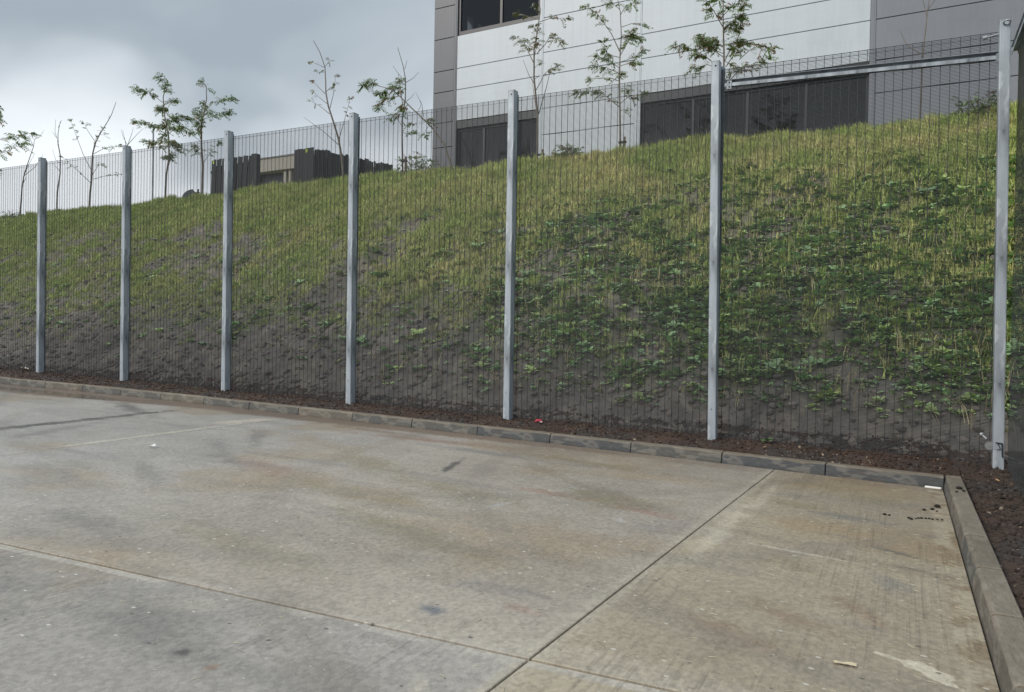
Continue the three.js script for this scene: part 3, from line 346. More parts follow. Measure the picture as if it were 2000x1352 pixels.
{ const X = v => v - BX, Y = v => v - BY; let pk = 0;
  const panel = (x0, x1, y0, y1, mats, z = 0) => { const j = 0.009, m = new MB(), a = X(x0) + j * 0.6, b = X(x1) - j * 0.6, c = Y(y0) + j, d = Y(y1) - j, e = 0.006, zf = z, zb = z - 0.06; m.box(a + e, b - e, c + e, d - e, zf - 0.02, zf); m.quad([a, c, zf - e], [b, c, zf - e], [b - e, c + e, zf], [a + e, c + e, zf]); m.quad([b - e, d - e, zf], [b, d, zf - e], [a, d, zf - e], [a + e, d - e, zf]); m.quad([b, c, zf - e], [b, d, zf - e], [b - e, d - e, zf], [b - e, c + e, zf]); m.quad([a, d, zf - e], [a, c, zf - e], [a + e, c + e, zf], [a + e, d - e, zf]); m.box(a, b, c, d, zb, zf - e - 0.001); return m.build('cladding_panel', mats[pk++ % 2], office); };
  const rows = [5.3, 6.25, 7.28, 8.09, 9.105, 9.80, 10.86, 11.90, 12.9, 13.9, 14.9, 15.9];
  for (let k = 0; k + 1 < rows.length; k++) { const y0 = rows[k], y1 = rows[k + 1];
    panel(-14.67, -13.86, y0, y1, greyPanel);
    if (y0 >= 8.05 && (y1 <= 10.9 || y0 >= 12.85)) panel(-13.75, -10.75, y0, y1, whitePanel);
    panel(-10.62, -7.66, y0, y1, whitePanel);
    if (y0 >= 8.05) panel(-7.49, -1.58, y0, y1, whitePanel);
    panel(-1.46, 4.4, y0, y1, paleGrey); panel(4.5, 10.4, y0, y1, paleGrey); }
  // vertical cover strips between bays
  for (const [x0, x1, mt] of [[-13.86, -13.75, greyPanel], [-10.75, -10.62, whitePanel], [-7.66, -7.49, whitePanel], [-1.58, -1.46, paleGrey], [4.4, 4.5, paleGrey]]) { const m = new MB(); m.box(X(x0), X(x1), Y(5.3), Y(15.9), -0.06, 0.008); m.box(X(x0) + 0.04, X(x1) - 0.04, Y(5.3), Y(15.9), 0.0085, 0.016); m.build('cover_strip', mt[0], office); }
  // walls behind the cladding, roof, floors, side wall with its own window openings
  const wl = new MB(); for (const [x0, x1, y0, y1] of [[-14.62, -13.76, 5.2, 15.8], [-10.74, -7.5, 5.2, 15.8], [-13.76, -10.74, 8.12, 10.84], [-13.76, -10.74, 12.92, 15.8], [-7.5, -1.57, 8.12, 15.8], [-1.57, 10.4, 5.2, 15.8]]) wl.box(X(x0), X(x1), Y(y0), Y(y1), -0.20, -0.065);
  wl.build('inner_wall', backing, office);
  const side = new MB(); const sx0 = X(-14.62), sx1 = X(-14.40); const cut = [[-0.21, -1.65, 5.2, 15.8], [-1.65, -2.0, 5.2, 6.1], [-1.65, -2.0, 7.2, 11.15], [-1.65, -2.0, 12.3, 15.8], [-2.0, -2.35, 5.2, 15.8], [-2.35, -3.3, 5.2, 6.1], [-2.35, -3.3, 7.2, 11.15], [-2.35, -3.3, 12.3, 15.8], [-3.3, -9.5, 5.2, 15.8]]; for (const [za, zb, y0, y1] of cut) side.box(sx0, sx1, Y(y0), Y(y1), zb, za); side.build('side_wall', plaster, office);
  const fl = new MB(); fl.box(sx1, X(10.4), Y(5.2), Y(5.35), -9.5, -0.21); fl.box(sx1, X(10.4), Y(9.2), Y(9.5), -9.5, -0.21); fl.box(sx1, X(10.4), Y(13.3), Y(13.5), -9.5, -0.21); fl.build('floor_slab', plaster, office);
  const bw = new MB(); bw.box(X(-14.62), X(10.4), Y(5.2), Y(15.8), -9.7, -9.5); bw.box(X(10.4), X(10.6), Y(5.2), Y(15.8), -9.7, -0.065); bw.build('rear_wall', plaster, office);
  const pt = new MB(); pt.box(X(-10.68), X(-10.55), Y(5.35), Y(13.3), -9.5, -0.21); pt.box(X(-1.5), X(-1.4), Y(5.35), Y(9.2), -9.5, -0.21); pt.build('partition', plaster, office);
  const rf = new MB(); rf.box(X(-14.72), X(10.7), Y(15.905), Y(16.1), -9.8, 0.06); rf.build('roof', roofMat, office);
  // windows
  const win = (x0, x1, y0, y1, cuts, z, bar = 0.07) => { const f = new MB(), xs = [x0, ...cuts, x1]; f.box(X(x0), X(x1), Y(y0), Y(y0) + bar * 1.6, z - 0.08, z); f.box(X(x0), X(x1), Y(y1) - bar, Y(y1), z - 0.08, z); xs.forEach((x, k) => { const a = k === 0 ? X(x) : k === xs.length - 1 ? X(x) - bar : X(x) - bar / 2; f.box(a, a + bar, Y(y0) + bar * 1.6, Y(y1) - bar, z - 0.08, z); }); const fr = f.build('window', frameMat, office); for (let k = 0; k + 1 < xs.length; k++) { const q = new MB(); q.quad([X(xs[k]) + bar * 0.4, Y(y0) + bar, z - 0.045], [X(xs[k + 1]) - bar * 0.4, Y(y0) + bar, z - 0.045], [X(xs[k + 1]) - bar * 0.4, Y(y1) - bar * 0.5, z - 0.045], [X(xs[k]) + bar * 0.4, Y(y1) - bar * 0.5, z - 0.045]); q.build('pane', glass, fr); } return fr; };
  win(-13.75, -10.75, 10.865, 12.895, [-12.15], -0.05, 0.085);
  win(-13.75, -10.75, 5.36, 7.84, [-12.75, -11.75], -0.12);
  win(-7.49, -1.58, 5.36, 7.84, [-6.0, -4.53, -3.05], -0.12);
  for (const [x0, x1] of [[-13.75, -10.75], [-7.49, -1.58]]) { const m = new MB(); m.box(X(x0), X(x1), Y(7.845), Y(8.085), -0.2, -0.03); m.build('header', frameMat, office); }
}

// ---------------------------------------------------------------- slatted screens and low building to the left
const slatMats = [[0.019, 0.021, 0.025], [0.026, 0.028, 0.033], [0.015, 0.017, 0.020]].map(c => std({ color: rgb(...c), roughness: 0.75 })), lime = std({ color: rgb(0.45, 0.62, 0.06), roughness: 0.6 });
const slatGeo = new MB().box(-0.055, 0.055, 0, 1, -0.012, 0.012).geo();
const railMat = std({ color: rgb(0.03, 0.03, 0.032), roughness: 0.8 });
{ const s = base('slatted_screen', -25.42, 5.5, -12.5); tag(s, 'dark slatted timber screen with tilting boards and gaps, beside the leaning rock', 'screen'); const r = rng(8);
  for (let k = 0; k < 16; k++) { const b = mesh('board', slatGeo, slatMats[k % 3], s); b.position.set(0.07 + k * 0.142, 0, 0.02 * (k % 2)); b.scale.set(1.1, 2.43 + (r() - 0.5) * 0.05, 1); b.rotation.z = -0.03 - 0.05 * (k / 16); }
  const m = new MB(); m.box(0, 2.3, 0.5, 0.6, -0.06, -0.016); m.box(0, 2.3, 1.9, 2.0, -0.06, -0.016); m.build('rail', railMat, s); const p = new MB(); p.box(2.48, 2.68, 0, 2.42, -0.1, 0.1); p.build('post', slatMats[1], s); const pk = new MB(); pk.box(0.02, 2.2, 0, 2.2, -0.11, -0.09); pk.build('backboard', slatMats[2], s); const lb = new MB(); lb.box(0.17, 0.25, 2.26, 2.38, 0.0345, 0.038); lb.build('tag', lime, s); }
{ const s = base('slatted_screen', -20.87, 5.5, -12.5); tag(s, 'dark slatted timber enclosure with long side running back, nearest to the office', 'screen'); const r = rng(18);
  for (let k = 0; k < 7; k++) { const b = mesh('board', slatGeo, slatMats[k % 3], s); b.position.set(0.07 + k * 0.137, 0, 0); b.scale.set(1.15, 2.38 + (r() - 0.5) * 0.04, 1); }
  for (let k = 0; k < 33; k++) { const b = mesh('board', slatGeo, slatMats[(k * 2) % 3], s); b.position.set(0.955, 0, -0.1 - k * 0.142); b.rotation.y = Math.PI / 2; b.scale.set(r() < 0.25 ? 0.85 : 1.15, (2.36 + k * 0.011) + (r() - 0.5) * 0.1, 1); }
  const m = new MB(); m.box(0.90, 0.94, 0.4, 2.15, -4.8, -0.02); m.box(0, 0.9, 0.4, 2.15, -0.06, -0.02); m.build('rail', railMat, s); const lb = new MB(); lb.box(0.58, 0.66, 2.22, 2.36, 0.014, 0.018); lb.build('tag', lime, s); }
{ const s = base('low_building', -29.6, 5.5, -18); tag(s, 'low flat-roofed building with pale fascia seen between the dark screens', 'building'); const tan = std({ color: rgb(0.36, 0.335, 0.30), roughness: 0.85 });
  const m = new MB(); m.box(0, 5, 3.38, 4.0, -4, 0); m.build('fascia', tan, s); const w = new MB(); w.box(0.1, 4.9, 0, 3.38, -3.8, -0.5); w.build('wall', std({ color: rgb(0.05, 0.055, 0.062), roughness: 0.25 }), s); for (const x of [0.2, 2.45, 2.78, 4.7]) { const c = new MB(); c.box(x, x + 0.16, 0, 3.378, -0.3, -0.12); c.build('column', tan, s); } const rf = new MB(); rf.box(-0.05, 5.05, 4.0, 4.06, -4.05, 0.04); rf.build('roof', roofMat, s); }
{ const p = base('lamp_post', -25.5, 5.45, -10); tag(p, 'slim grey metal pole rising behind the leafiest young tree', 'pole'); const m = new MB(); m.tube([0, 0, 0], [0, 3.25, 0], 0.032, 0.030, 10, true); m.build('pole', galv, p); const b = new MB(); b.tube([0, 0, 0], [0, 0.35, 0], 0.05, 0.05, 10, true); b.build('base_sleeve', galv, p); }
{ const gg = new THREE.IcosahedronGeometry(1, 3), p = gg.attributes.position; for (let q = 0; q < p.count; q++) { const x = p.getX(q), y = p.getY(q), z = p.getZ(q), s = 0.72 + 0.55 * fbm(x * 1.1 + 4, y * 1.1 + z * 0.9, 3); p.setXYZ(q, x * s * 0.40 + y * 0.02, y * s * (x < 0.1 ? 0.33 : 0.22), z * s * 0.3); } gg.computeVertexNormals(); const m = mesh('boulder', gg, std({ color: rgb(0.055, 0.058, 0.065), roughness: 0.8 })); m.position.set(-21.65, bankY(-21.65, -8.7) + 0.14, -8.7); tag(m, 'dark grey rock on the crest between the two leafy saplings and screen', 'rock'); }

// ---------------------------------------------------------------- young trees on the crest
const TREES = {
  edge: {at:[-34.39,5.7,-8.7],trunk:[[0.0,0.0],[0.05,1.69],[0.25,3.36],[0.53,4.9]],br:[[1,[0.09,1.58],[0.93,1.72],[2.24,1.54]],[1,[0.08,1.69],[1.12,2.06],[2.01,2.09]],[1,[0.15,2.32],[1.11,2.6],[1.7,2.89]],[1,[0.18,2.95],[1.09,3.22],[1.91,3.34]],[1,[0.4,3.76],[0.89,3.91],[1.27,4.03]],[1,[0.12,1.9],[-0.84,2.41],[-1.66,2.71]],[1,[0.18,2.95],[-0.66,3.42],[-1.27,3.96]],[1,[0.32,3.77],[-0.28,4.37],[-0.48,4.72]]]},
  t1: {at:[-31.83,5.77,-8.7],trunk:[[0.0,0.0],[0.12,0.35],[0.24,0.81],[0.39,1.3],[0.51,1.83],[0.65,2.45],[0.74,2.73]],br:[[0,[0.74,2.73],[1.12,2.79],[1.42,3.01]],[0,[0.65,2.45],[0.62,2.71],[0.65,2.88]],[0,[0.39,1.3],[0.1,1.83],[-0.01,2.35]],[0,[0.39,1.28],[0.89,1.61],[1.22,2.11]],[0,[0.37,1.02],[0.77,1.16],[1.08,1.56]]]},
  t2: {at:[-29.32,5.74,-8.7],trunk:[[0.0,0.0],[0.03,0.52],[0.07,1.21],[0.16,1.89],[0.21,2.37],[0.32,2.7],[0.4,3.14]],br:[[0,[0.2,2.51],[0.08,2.8],[0.13,3.24]],[0,[0.34,2.9],[0.57,3.02],[0.74,3.11]],[0,[0.08,1.31],[-0.22,1.51],[-0.59,1.79]],[0,[0.15,2.27],[-0.03,2.43],[-0.18,2.55]],[0,[0.14,2.58],[-0.01,2.72],[-0.18,2.83]],[0,[0.13,1.58],[-0.02,1.74],[0.06,2.11]]]},
  t3: {at:[-27.12,5.7,-8.6],trunk:[[0.0,0.0],[0.02,0.34],[0.12,0.87],[0.25,1.35],[0.35,1.74],[0.48,2.12],[0.6,2.43],[0.73,2.71],[0.96,3.11],[1.27,3.54]],br:[[0.35,[0.17,1.13],[0.0,1.71],[-0.05,2.31],[-0.08,2.81]],[0.5,[0.35,1.74],[0.12,2.06],[-0.05,2.48]],[0.3,[0.48,2.12],[0.12,2.56],[-0.03,2.84]],[0.7,[0.07,0.7],[-0.24,1.13],[-0.58,1.56]],[0.5,[0.14,0.96],[0.52,1.26],[0.73,1.31]],[0.6,[0.2,0.83],[0.52,0.96],[1.0,1.05]],[0.8,[0.35,1.7],[0.77,1.92],[1.3,2.0]],[0.7,[0.6,2.43],[0.76,2.38],[0.95,2.4]],[0.6,[0.55,2.37],[0.6,2.53],[0.65,2.66]],[0,[0.86,2.93],[1.12,2.93],[1.38,2.98]]]},
  t4: {at:[-25.07,5.71,-8.6],trunk:[[0.0,0.0],[0.01,1.0],[0.01,1.87]],br:[[0,[0.01,1.87],[-0.33,2.26],[-0.47,2.51]],[0,[0.01,1.87],[-0.11,2.33],[-0.25,2.65]],[0,[0.01,1.89],[0.15,2.3],[0.28,2.56]],[0,[0.02,1.66],[0.31,1.91],[0.5,2.23]]]},
  t5: {at:[-23.03,5.85,-8.7],trunk:[[0.0,0.0],[0.05,0.48],[0.1,1.13],[0.1,1.85],[0.1,2.42],[0.02,3.11],[-0.07,3.52],[-0.36,3.96]],br:[[0.8,[0.1,0.91],[-0.13,1.15],[-0.5,1.33]],[1,[0.1,0.77],[0.3,1.11],[0.52,1.33],[0.76,1.42]],[1,[0.11,1.48],[-0.48,1.62],[-1.11,1.83]],[1,[0.1,1.85],[-0.6,2.29],[-1.09,2.38]],[1,[0.1,2.06],[0.5,2.01],[1.04,1.95]],[1.2,[0.1,2.35],[0.6,2.43],[1.03,2.34]],[1.2,[0.08,2.57],[-0.28,2.79],[-0.64,2.95]],[1,[0.04,2.93],[-0.34,3.27],[-0.68,3.36]],[1,[0.03,3.15],[0.26,3.33],[0.5,3.44]],[0.8,[0.06,2.93],[0.27,2.97],[0.48,2.98]],[1.2,[0.09,2.21],[-0.21,2.24],[-0.38,2.48]],[1,[0.1,1.63],[0.46,1.48],[0.89,1.47]],[1.2,[0.1,1.92],[0.5,2.19],[0.77,2.27]],[1,[0.09,2.06],[-0.12,1.91],[-0.26,1.74]],[1,[-0.04,3.41],[-0.21,3.72],[-0.38,3.93]]]},
  t6: {at:[-21.18,5.79,-8.7],trunk:[[0.0,0.0],[-0.02,0.74],[0.0,1.36],[0.07,2.05],[0.11,2.46],[0.02,2.96],[-0.11,3.39],[-0.32,3.62]],br:[[0.8,[-0.01,0.94],[-0.33,1.18],[-0.64,1.5]],[0.8,[-0.01,0.8],[0.19,1.13],[0.41,1.46]],[1,[0.0,1.57],[-0.34,2.06],[-0.61,2.52]],[0.8,[0.08,2.19],[-0.3,2.58],[-0.59,2.97]],[0.9,[0.11,2.46],[0.41,2.7],[0.66,2.8],[1.13,2.81]],[0.9,[0.09,2.18],[0.52,2.34],[0.96,2.42]],[0.8,[0.11,2.39],[0.62,2.43],[0.82,2.2]],[0.8,[0.0,1.5],[-0.29,1.78],[-0.36,1.82]],[1.1,[0.03,1.64],[0.12,1.97],[0.17,2.25]],[0.7,[-0.03,3.07],[-0.11,3.39],[-0.3,3.59]]]},
  t7: {at:[-15.12,5.68,-8.7],trunk:[[0.0,0.0],[-0.14,0.57],[-0.26,1.11],[-0.4,1.62],[-0.54,2.04],[-0.68,2.46],[-0.82,2.88],[-0.98,3.34],[-1.17,3.81],[-1.31,4.13]],br:[[0,[-0.21,0.87],[-0.65,1.29],[-1.19,1.7]],[0.25,[-0.5,1.8],[-0.8,2.04],[-1.14,2.24]],[0.3,[-0.58,2.1],[-0.89,2.32],[-1.14,2.52]],[0.25,[-0.71,2.43],[-1.04,2.68],[-1.4,2.97]],[0.25,[-0.96,3.17],[-1.11,3.21],[-1.27,3.25]],[0.3,[-0.98,3.32],[-1.18,3.42],[-1.41,3.52]],[0.5,[-0.98,3.34],[-0.94,3.43],[-0.9,3.54]],[0.6,[-0.47,1.96],[-0.39,2.35],[-0.36,2.88]],[0.5,[-0.24,1.04],[-0.23,1.64],[-0.23,2.36]],[0.3,[-0.66,2.49],[-0.51,2.63],[-0.4,2.69]]]},
  t8: {at:[-13.01,5.52,-8.7],trunk:[[0.0,0.0],[-0.01,0.82],[-0.03,1.45],[-0.03,2.08],[-0.07,2.65],[-0.11,3.03],[-0.17,3.48]],br:[[0,[-0.08,2.59],[-0.26,2.83],[-0.39,3.04]],[0,[-0.06,2.58],[0.13,2.71],[0.24,2.88]],[0,[-0.03,1.76],[0.04,2.38],[0.07,2.63]],[0,[-0.07,2.93],[-0.06,3.11],[-0.05,3.21]],[0,[-0.01,2.01],[0.18,2.11],[0.28,2.22]],[0,[-0.04,1.33],[-0.14,1.53],[-0.24,1.63]],[1,[-0.02,1.29],[0.14,1.34],[0.27,1.35]],[1,[-0.02,1.14],[0.16,1.08],[0.37,1.09]],[0.8,[-0.02,1.51],[0.03,1.69],[0.11,1.75]]]},
  t9: {at:[-11.06,5.63,-8.4],trunk:[[0.0,0.0],[-0.39,0.47],[-0.79,0.94],[-1.13,1.25],[-1.51,1.57],[-1.78,1.82],[-1.97,2.0],[-2.21,2.19],[-2.56,2.3],[-3.09,2.54]],br:[[0,[-1.05,1.21],[-1.2,1.26],[-1.5,1.42]],[1,[-0.9,1.01],[-0.98,1.14],[-0.81,1.15]],[1,[-0.94,1.01],[-1.08,0.91],[-1.12,0.82]],[0.7,[-1.66,1.71],[-2.08,1.61],[-2.51,1.51]],[1,[-1.78,1.82],[-1.97,1.72],[-2.04,1.51]],[1.2,[-1.97,1.97],[-2.44,1.97],[-2.67,1.78]],[1.2,[-2.09,2.08],[-2.29,2.42],[-2.18,2.53]],[1.2,[-2.21,2.19],[-2.44,2.19],[-2.64,2.16]],[0,[-1.13,1.31],[-1.1,1.61],[-1.22,1.9]],[0,[-1.32,1.51],[-1.29,1.63],[-1.4,1.83]],[1.2,[-2.56,2.3],[-2.93,2.51],[-3.27,2.47]],[1.2,[-1.89,1.93],[-1.94,2.12],[-2.05,2.2]]]},
  t10: {at:[-8.86,5.84,-8.7],trunk:[[0.0,0.0],[-0.04,0.83],[-0.1,1.69],[-0.11,2.4],[-0.1,2.82],[-0.12,3.16],[-0.1,3.5],[-0.14,3.79]],br:[[0,[-0.08,0.97],[-0.24,1.42],[-0.38,1.87]],[0,[-0.09,1.54],[-0.25,1.82],[-0.36,2.15]],[0,[-0.01,0.82],[0.39,1.33],[0.64,1.71]],[0.8,[-0.07,1.4],[0.07,1.6],[0.16,1.76],[0.28,1.85],[0.56,1.89]],[0,[-0.09,1.66],[0.07,1.75]],[0.9,[-0.11,2.08],[-0.3,2.37],[-0.56,2.79],[-0.83,2.98]],[0.9,[-0.09,2.19],[0.05,2.4],[0.12,2.69]],[0.9,[-0.01,2.29],[0.24,2.45],[0.42,2.64],[0.7,2.37]],[0.8,[-0.09,3.18],[0.13,3.28],[0.5,3.3]],[0.7,[-0.12,3.25],[-0.45,3.42],[-0.78,3.59]],[0.6,[-0.13,3.39],[-0.23,3.52],[-0.26,3.57]],[0.9,[-0.13,3.11],[-0.18,3.09],[-0.25,3.13]],[0.6,[-0.1,1.91],[0.0,2.07],[0.06,2.08]],[0.9,[-0.11,2.34],[-0.08,2.42],[-0.04,2.47]]]},
  t11: {at:[-6.67,5.74,-8.7],trunk:[[0.0,0.0],[-0.03,0.78],[-0.06,1.46],[-0.1,2.05],[-0.1,2.53],[-0.1,3.06],[-0.15,3.5]],br:[[0.9,[-0.03,0.78],[-0.28,1.0],[-0.57,1.26],[-1.22,1.41]],[0.6,[-0.03,0.7],[0.04,0.71],[0.13,0.68]],[0.9,[-0.03,0.86],[0.12,1.03],[0.39,1.12]],[0.9,[-0.05,1.19],[0.06,1.25],[0.11,1.19]],[0.7,[-0.06,1.4],[-0.29,1.52],[-0.78,1.59]],[1,[-0.06,1.59],[-0.41,1.78],[-0.64,1.84]],[1.1,[-0.07,1.72],[-0.33,1.95],[-0.65,2.09]],[1.1,[-0.09,2.0],[-0.39,2.1],[-0.48,2.38]],[0.8,[-0.12,2.16],[-0.31,2.59],[-0.64,3.09],[-0.88,3.27]],[1.3,[-0.09,2.07],[0.09,2.42],[0.11,2.65]],[1,[-0.07,1.88],[0.21,2.0],[0.37,2.16]],[0.9,[-0.07,1.78],[0.18,1.79],[0.38,1.73]],[1.1,[-0.09,2.53],[0.06,2.55],[0.25,2.49]],[0.7,[-0.09,2.74],[0.13,2.81],[0.38,2.75]],[0.9,[-0.1,3.01],[0.07,3.14],[0.29,3.12]],[0.9,[-0.11,3.12],[-0.27,3.28],[-0.41,3.37]],[1,[-0.06,1.46],[-0.15,1.52],[-0.06,1.59]]]},
  t12: {at:[-4.29,5.61,-8.7],trunk:[[0.0,0.0],[-0.04,1.11],[-0.04,1.81],[-0.04,2.39],[-0.04,2.97],[-0.03,3.34]],br:[[1,[-0.1,1.49],[-0.43,1.78],[-0.74,1.95],[-1.03,2.0]],[1.2,[-0.05,1.74],[-0.39,2.01],[-0.55,2.18]],[1.2,[-0.05,1.95],[-0.25,2.15],[-0.66,2.46]],[1,[-0.05,2.35],[-0.21,2.66],[-0.41,2.95],[-0.55,3.03]],[1.2,[-0.02,1.67],[0.08,2.02],[0.16,2.15],[0.39,2.09]],[1,[0.0,1.53],[0.17,1.73],[0.3,2.15],[0.34,2.39]],[1,[0.03,1.15],[0.32,1.41],[0.6,1.48],[0.89,1.54]],[0.8,[0.05,1.12],[0.23,1.14],[0.37,1.14]],[0.9,[0.29,1.64],[0.49,1.82],[0.66,1.9],[0.95,1.83]],[1.1,[-0.03,2.32],[0.11,2.34],[0.29,2.45],[0.4,2.68]],[0,[-0.03,2.58],[0.15,2.84],[0.18,2.95]],[1,[-0.04,2.28],[0.07,2.4],[0.18,2.26]],[0.8,[-0.03,2.65],[0.06,2.7],[0.11,2.71]],[1.2,[-0.04,1.67],[0.09,1.56],[0.13,1.41]],[1,[-0.1,1.49],[-0.38,1.59],[-0.66,1.49]],[1,[-0.03,2.86],[-0.13,2.94],[-0.18,3.05]],[1.1,[-0.04,1.81],[-0.29,1.99],[-0.39,2.2]],[1,[-0.03,2.97],[0.1,3.09],[0.23,3.15]],[1,[-0.04,3.07],[-0.18,3.21],[-0.3,3.31]]]},
  t13: {at:[-0.51,5.59,-8.7],trunk:[[0.0,0.0],[0.02,0.37],[0.02,0.78],[0.04,1.3],[0.07,1.7],[0.1,2.11],[0.15,2.57]],br:[[0,[-0.01,1.16],[-0.25,1.41],[-0.39,1.78]],[0,[0.09,2.05],[0.21,2.25],[0.25,2.43]],[0,[0.08,1.91],[0.03,2.19],[-0.01,2.36]]]}
};
const barkTex = tex(128, 256, (i, j) => { const k = 0.6 + 0.8 * tf(i / 128, j / 256, 8, 4); return [0.16 * k, 0.135 * k, 0.11 * k]; }, { rx: 4, ry: 3 });
const bark = std({ map: barkTex, roughness: 0.9 });
const leafMats = { green: 0, red: 0, dark: 0 };
for (const k in leafMats) leafMats[k] = leafy({ color: 0xffffff, vertexColors: true, roughness: 0.6, transmission: 0.5 });
const leafTint = { green: [[0.16, 0.235, 0.06], [0.28, 0.16, 0.08]], red: [[0.19, 0.19, 0.075], [0.33, 0.16, 0.10]], dark: [[0.15, 0.215, 0.075], [0.26, 0.20, 0.09]] };
function compound(m, o, d, L, r, tint) {                                  // a drooping leaf of paired leaflets
  const f = new THREE.Vector3(...d).normalize(), up = new THREE.Vector3(0, 1, 0), s = new THREE.Vector3().crossVectors(f, up).normalize(), c = tint[r() < 0.16 ? 1 : 0], v = 0.65 + 0.75 * r(), n0 = m.p.length / 3;
  if (!isFinite(s.x) || s.lengthSq() < 0.1) s.set(1, 0, 0);
  const roll = (r() - 0.5) * 2.6, sy = new THREE.Vector3().crossVectors(f, s).multiplyScalar(Math.sin(roll)); s.multiplyScalar(Math.cos(roll)).add(sy);
  const at = t => [o[0] + f.x * L * t, o[1] + f.y * L * t - L * 0.42 * t * t, o[2] + f.z * L * t];
  for (let k = 1; k <= 5; k++) { const t = k / 5.2, p = at(t), ll = L * 0.36 * (1 - 0.25 * Math.abs(t - 0.55)), w = ll * 0.23;
    for (const sg of k === 5 ? [-1, 1, 0] : [-1, 1]) { const dx = s.x * sg * 0.85 + f.x * (sg ? 0.45 : 1), dz = s.z * sg * 0.85 + f.z * (sg ? 0.45 : 1), dy = -0.4 + s.y * sg * 0.85 + 0.6 * (r() - 0.5), e = [p[0] + dx * ll, p[1] + dy * ll, p[2] + dz * ll], mid = [p[0] + dx * ll * 0.5, p[1] + dy * ll * 0.4, p[2] + dz * ll * 0.5], px = -dz, pz = dx, q = Math.hypot(px, pz) || 1; m.quad(p, [mid[0] + px / q * w, mid[1] + 0.2 * w, mid[2] + pz / q * w], e, [mid[0] - px / q * w, mid[1] - 0.2 * w, mid[2] - pz / q * w]); } }
  m.c = m.c || []; for (let q = n0; q < m.p.length / 3; q++) m.c.push(c[0] * v, c[1] * v, c[2] * v);
}
function tree(key, label, kind, r0 = 0.036, leafLen = 0.2) {
  const T = TREES[key], [bx, by, bz] = T.at, gy = bankY(bx, bz), root = base('young_tree', bx, gy, bz), off = by - gy, r = rng(key.length * 977 + Math.round(bx * 131)); tag(root, label, 'tree', 'young trees along the crest');
  const tr = new MB(), cr = new MB(), zw = t => Math.sin(t * 2.1 + bx) * 0.06 * t, N = T.trunk.length; let maxY = T.trunk[N - 1][1];
  const P = T.trunk.map(([x, y]) => [x, y + off, zw(y)]); P[0][1] = -0.08;
  for (let k = 0; k + 1 < N; k++) { const a = 0.8 * r0 * (1 - 0.86 * k / (N - 1)) + 0.003, b = 0.8 * r0 * (1 - 0.86 * (k + 1) / (N - 1)) + 0.003; tr.tube(P[k], P[k + 1], a, b, 7); }
  tr.build('trunk', bark, root);
  const bm = new MB();
  for (const [dens, ...pts] of T.br) {
    const lean = (r() - 0.5) * 1.3, len = Math.hypot(pts.at(-1)[0] - pts[0][0], pts.at(-1)[1] - pts[0][1]) || 0.1, Q = pts.map(([x, y], k) => { const t = Math.hypot(x - pts[0][0], y - pts[0][1]) / len; return [x, y + off, zw(pts[0][1]) + lean * len * Math.min(t, 1.2)]; }), n = Q.length;
    const rb = Math.min(0.013, 0.006 + len * 0.006); for (let k = 0; k + 1 < n; k++) bm.tube(Q[k], Q[k + 1], lerp(rb, 0.004, k / (n - 1)), lerp(rb, 0.004, (k + 1) / (n - 1)), 5);
    if (!dens) continue;
    const step = 0.052 / Math.max(0.5, dens);
    for (let k = 0; k + 1 < n; k++) { const a = Q[k], b = Q[k + 1], l = Math.hypot(b[0] - a[0], b[1] - a[1], b[2] - a[2]); for (let s = 0; s < l; s += step) { const t = s / l, g0 = (k + t) / (n - 1); if (g0 < 0.25 + 0.5 * (1 - Math.min(1, dens)) || r() > 0.35 + 0.65 * g0) continue; const o = [lerp(a[0], b[0], t), lerp(a[1], b[1], t), lerp(a[2], b[2], t)], cnt = (dens > 1.05 ? 3 : dens > 0.75 ? 2 : 1) + (key === 't5' || key === 't12' ? 1 : 0); for (let q = 0; q < cnt; q++) { const an = r() * 6.283, d = [Math.cos(an) + (b[0] - a[0]) / l * 0.7, -0.35 + 1.3 * r() + (b[1] - a[1]) / l * 0.3, Math.sin(an)]; compound(cr, o, d, leafLen * (0.65 + 0.6 * r()), r, leafTint[kind]); } } }
    const e = Q[n - 1], dd = [Q[n - 1][0] - Q[n - 2][0], Q[n - 1][1] - Q[n - 2][1], Q[n - 1][2] - Q[n - 2][2]]; for (let q = 0; q < 2 + 3 * dens; q++) { const an = r() * 6.283; compound(cr, e, [dd[0] * 2 + Math.cos(an) * 0.7, dd[1] * 2 + 0.2 + 0.5 * r(), dd[2] * 2 + Math.sin(an) * 0.7], leafLen * (0.6 + 0.6 * r()), r, leafTint[kind]); }
  }
  bm.build('branches', bark, root); if (cr.p.length) cr.build('crown', leafMats[kind], root);
  return root;
}
tree('edge', 'leafy young tree cut off by the left edge of the photograph', 'dark', 0.05, 0.32);
tree('t1', 'bare leaning sapling nearest to the left edge tree, with one crooked twig', 'dark', 0.038);
tree('t2', 'bare upright sapling with forked top, right of the first fence post', 'dark', 0.036);
tree('t3', 'sparse leafy sapling with long bare whip at its top', 'dark', 0.042, 0.17);
tree('t4', 'bare sapling fanning out above the second fence post', 'dark', 0.034);
tree('t5', 'densest leafy young tree in front of the slim grey pole', 'dark', 0.040, 0.23);
tree('t6', 'leafy young tree just left of the dark tilted screen', 'dark', 0.044, 0.23);
tree('t7', 'tall thin sapling leaning left above the long dark enclosure', 'red', 0.040, 0.17);
tree('t8', 'thin staked sapling with bare top, left of the office corner', 'green', 0.030, 0.18);
tree('t9', 'sapling leaning steeply left in front of the office corner', 'green', 0.030, 0.19);
tree('t10', 'reddish-leaved sapling in front of the office window', 'red', 0.030, 0.17);
tree('t11', 'leafy green sapling before the white wall, with tall straight stem', 'green', 0.026, 0.18);
tree('t12', 'broadest green young tree, rising behind the nearest fence post', 'green', 0.030, 0.19);
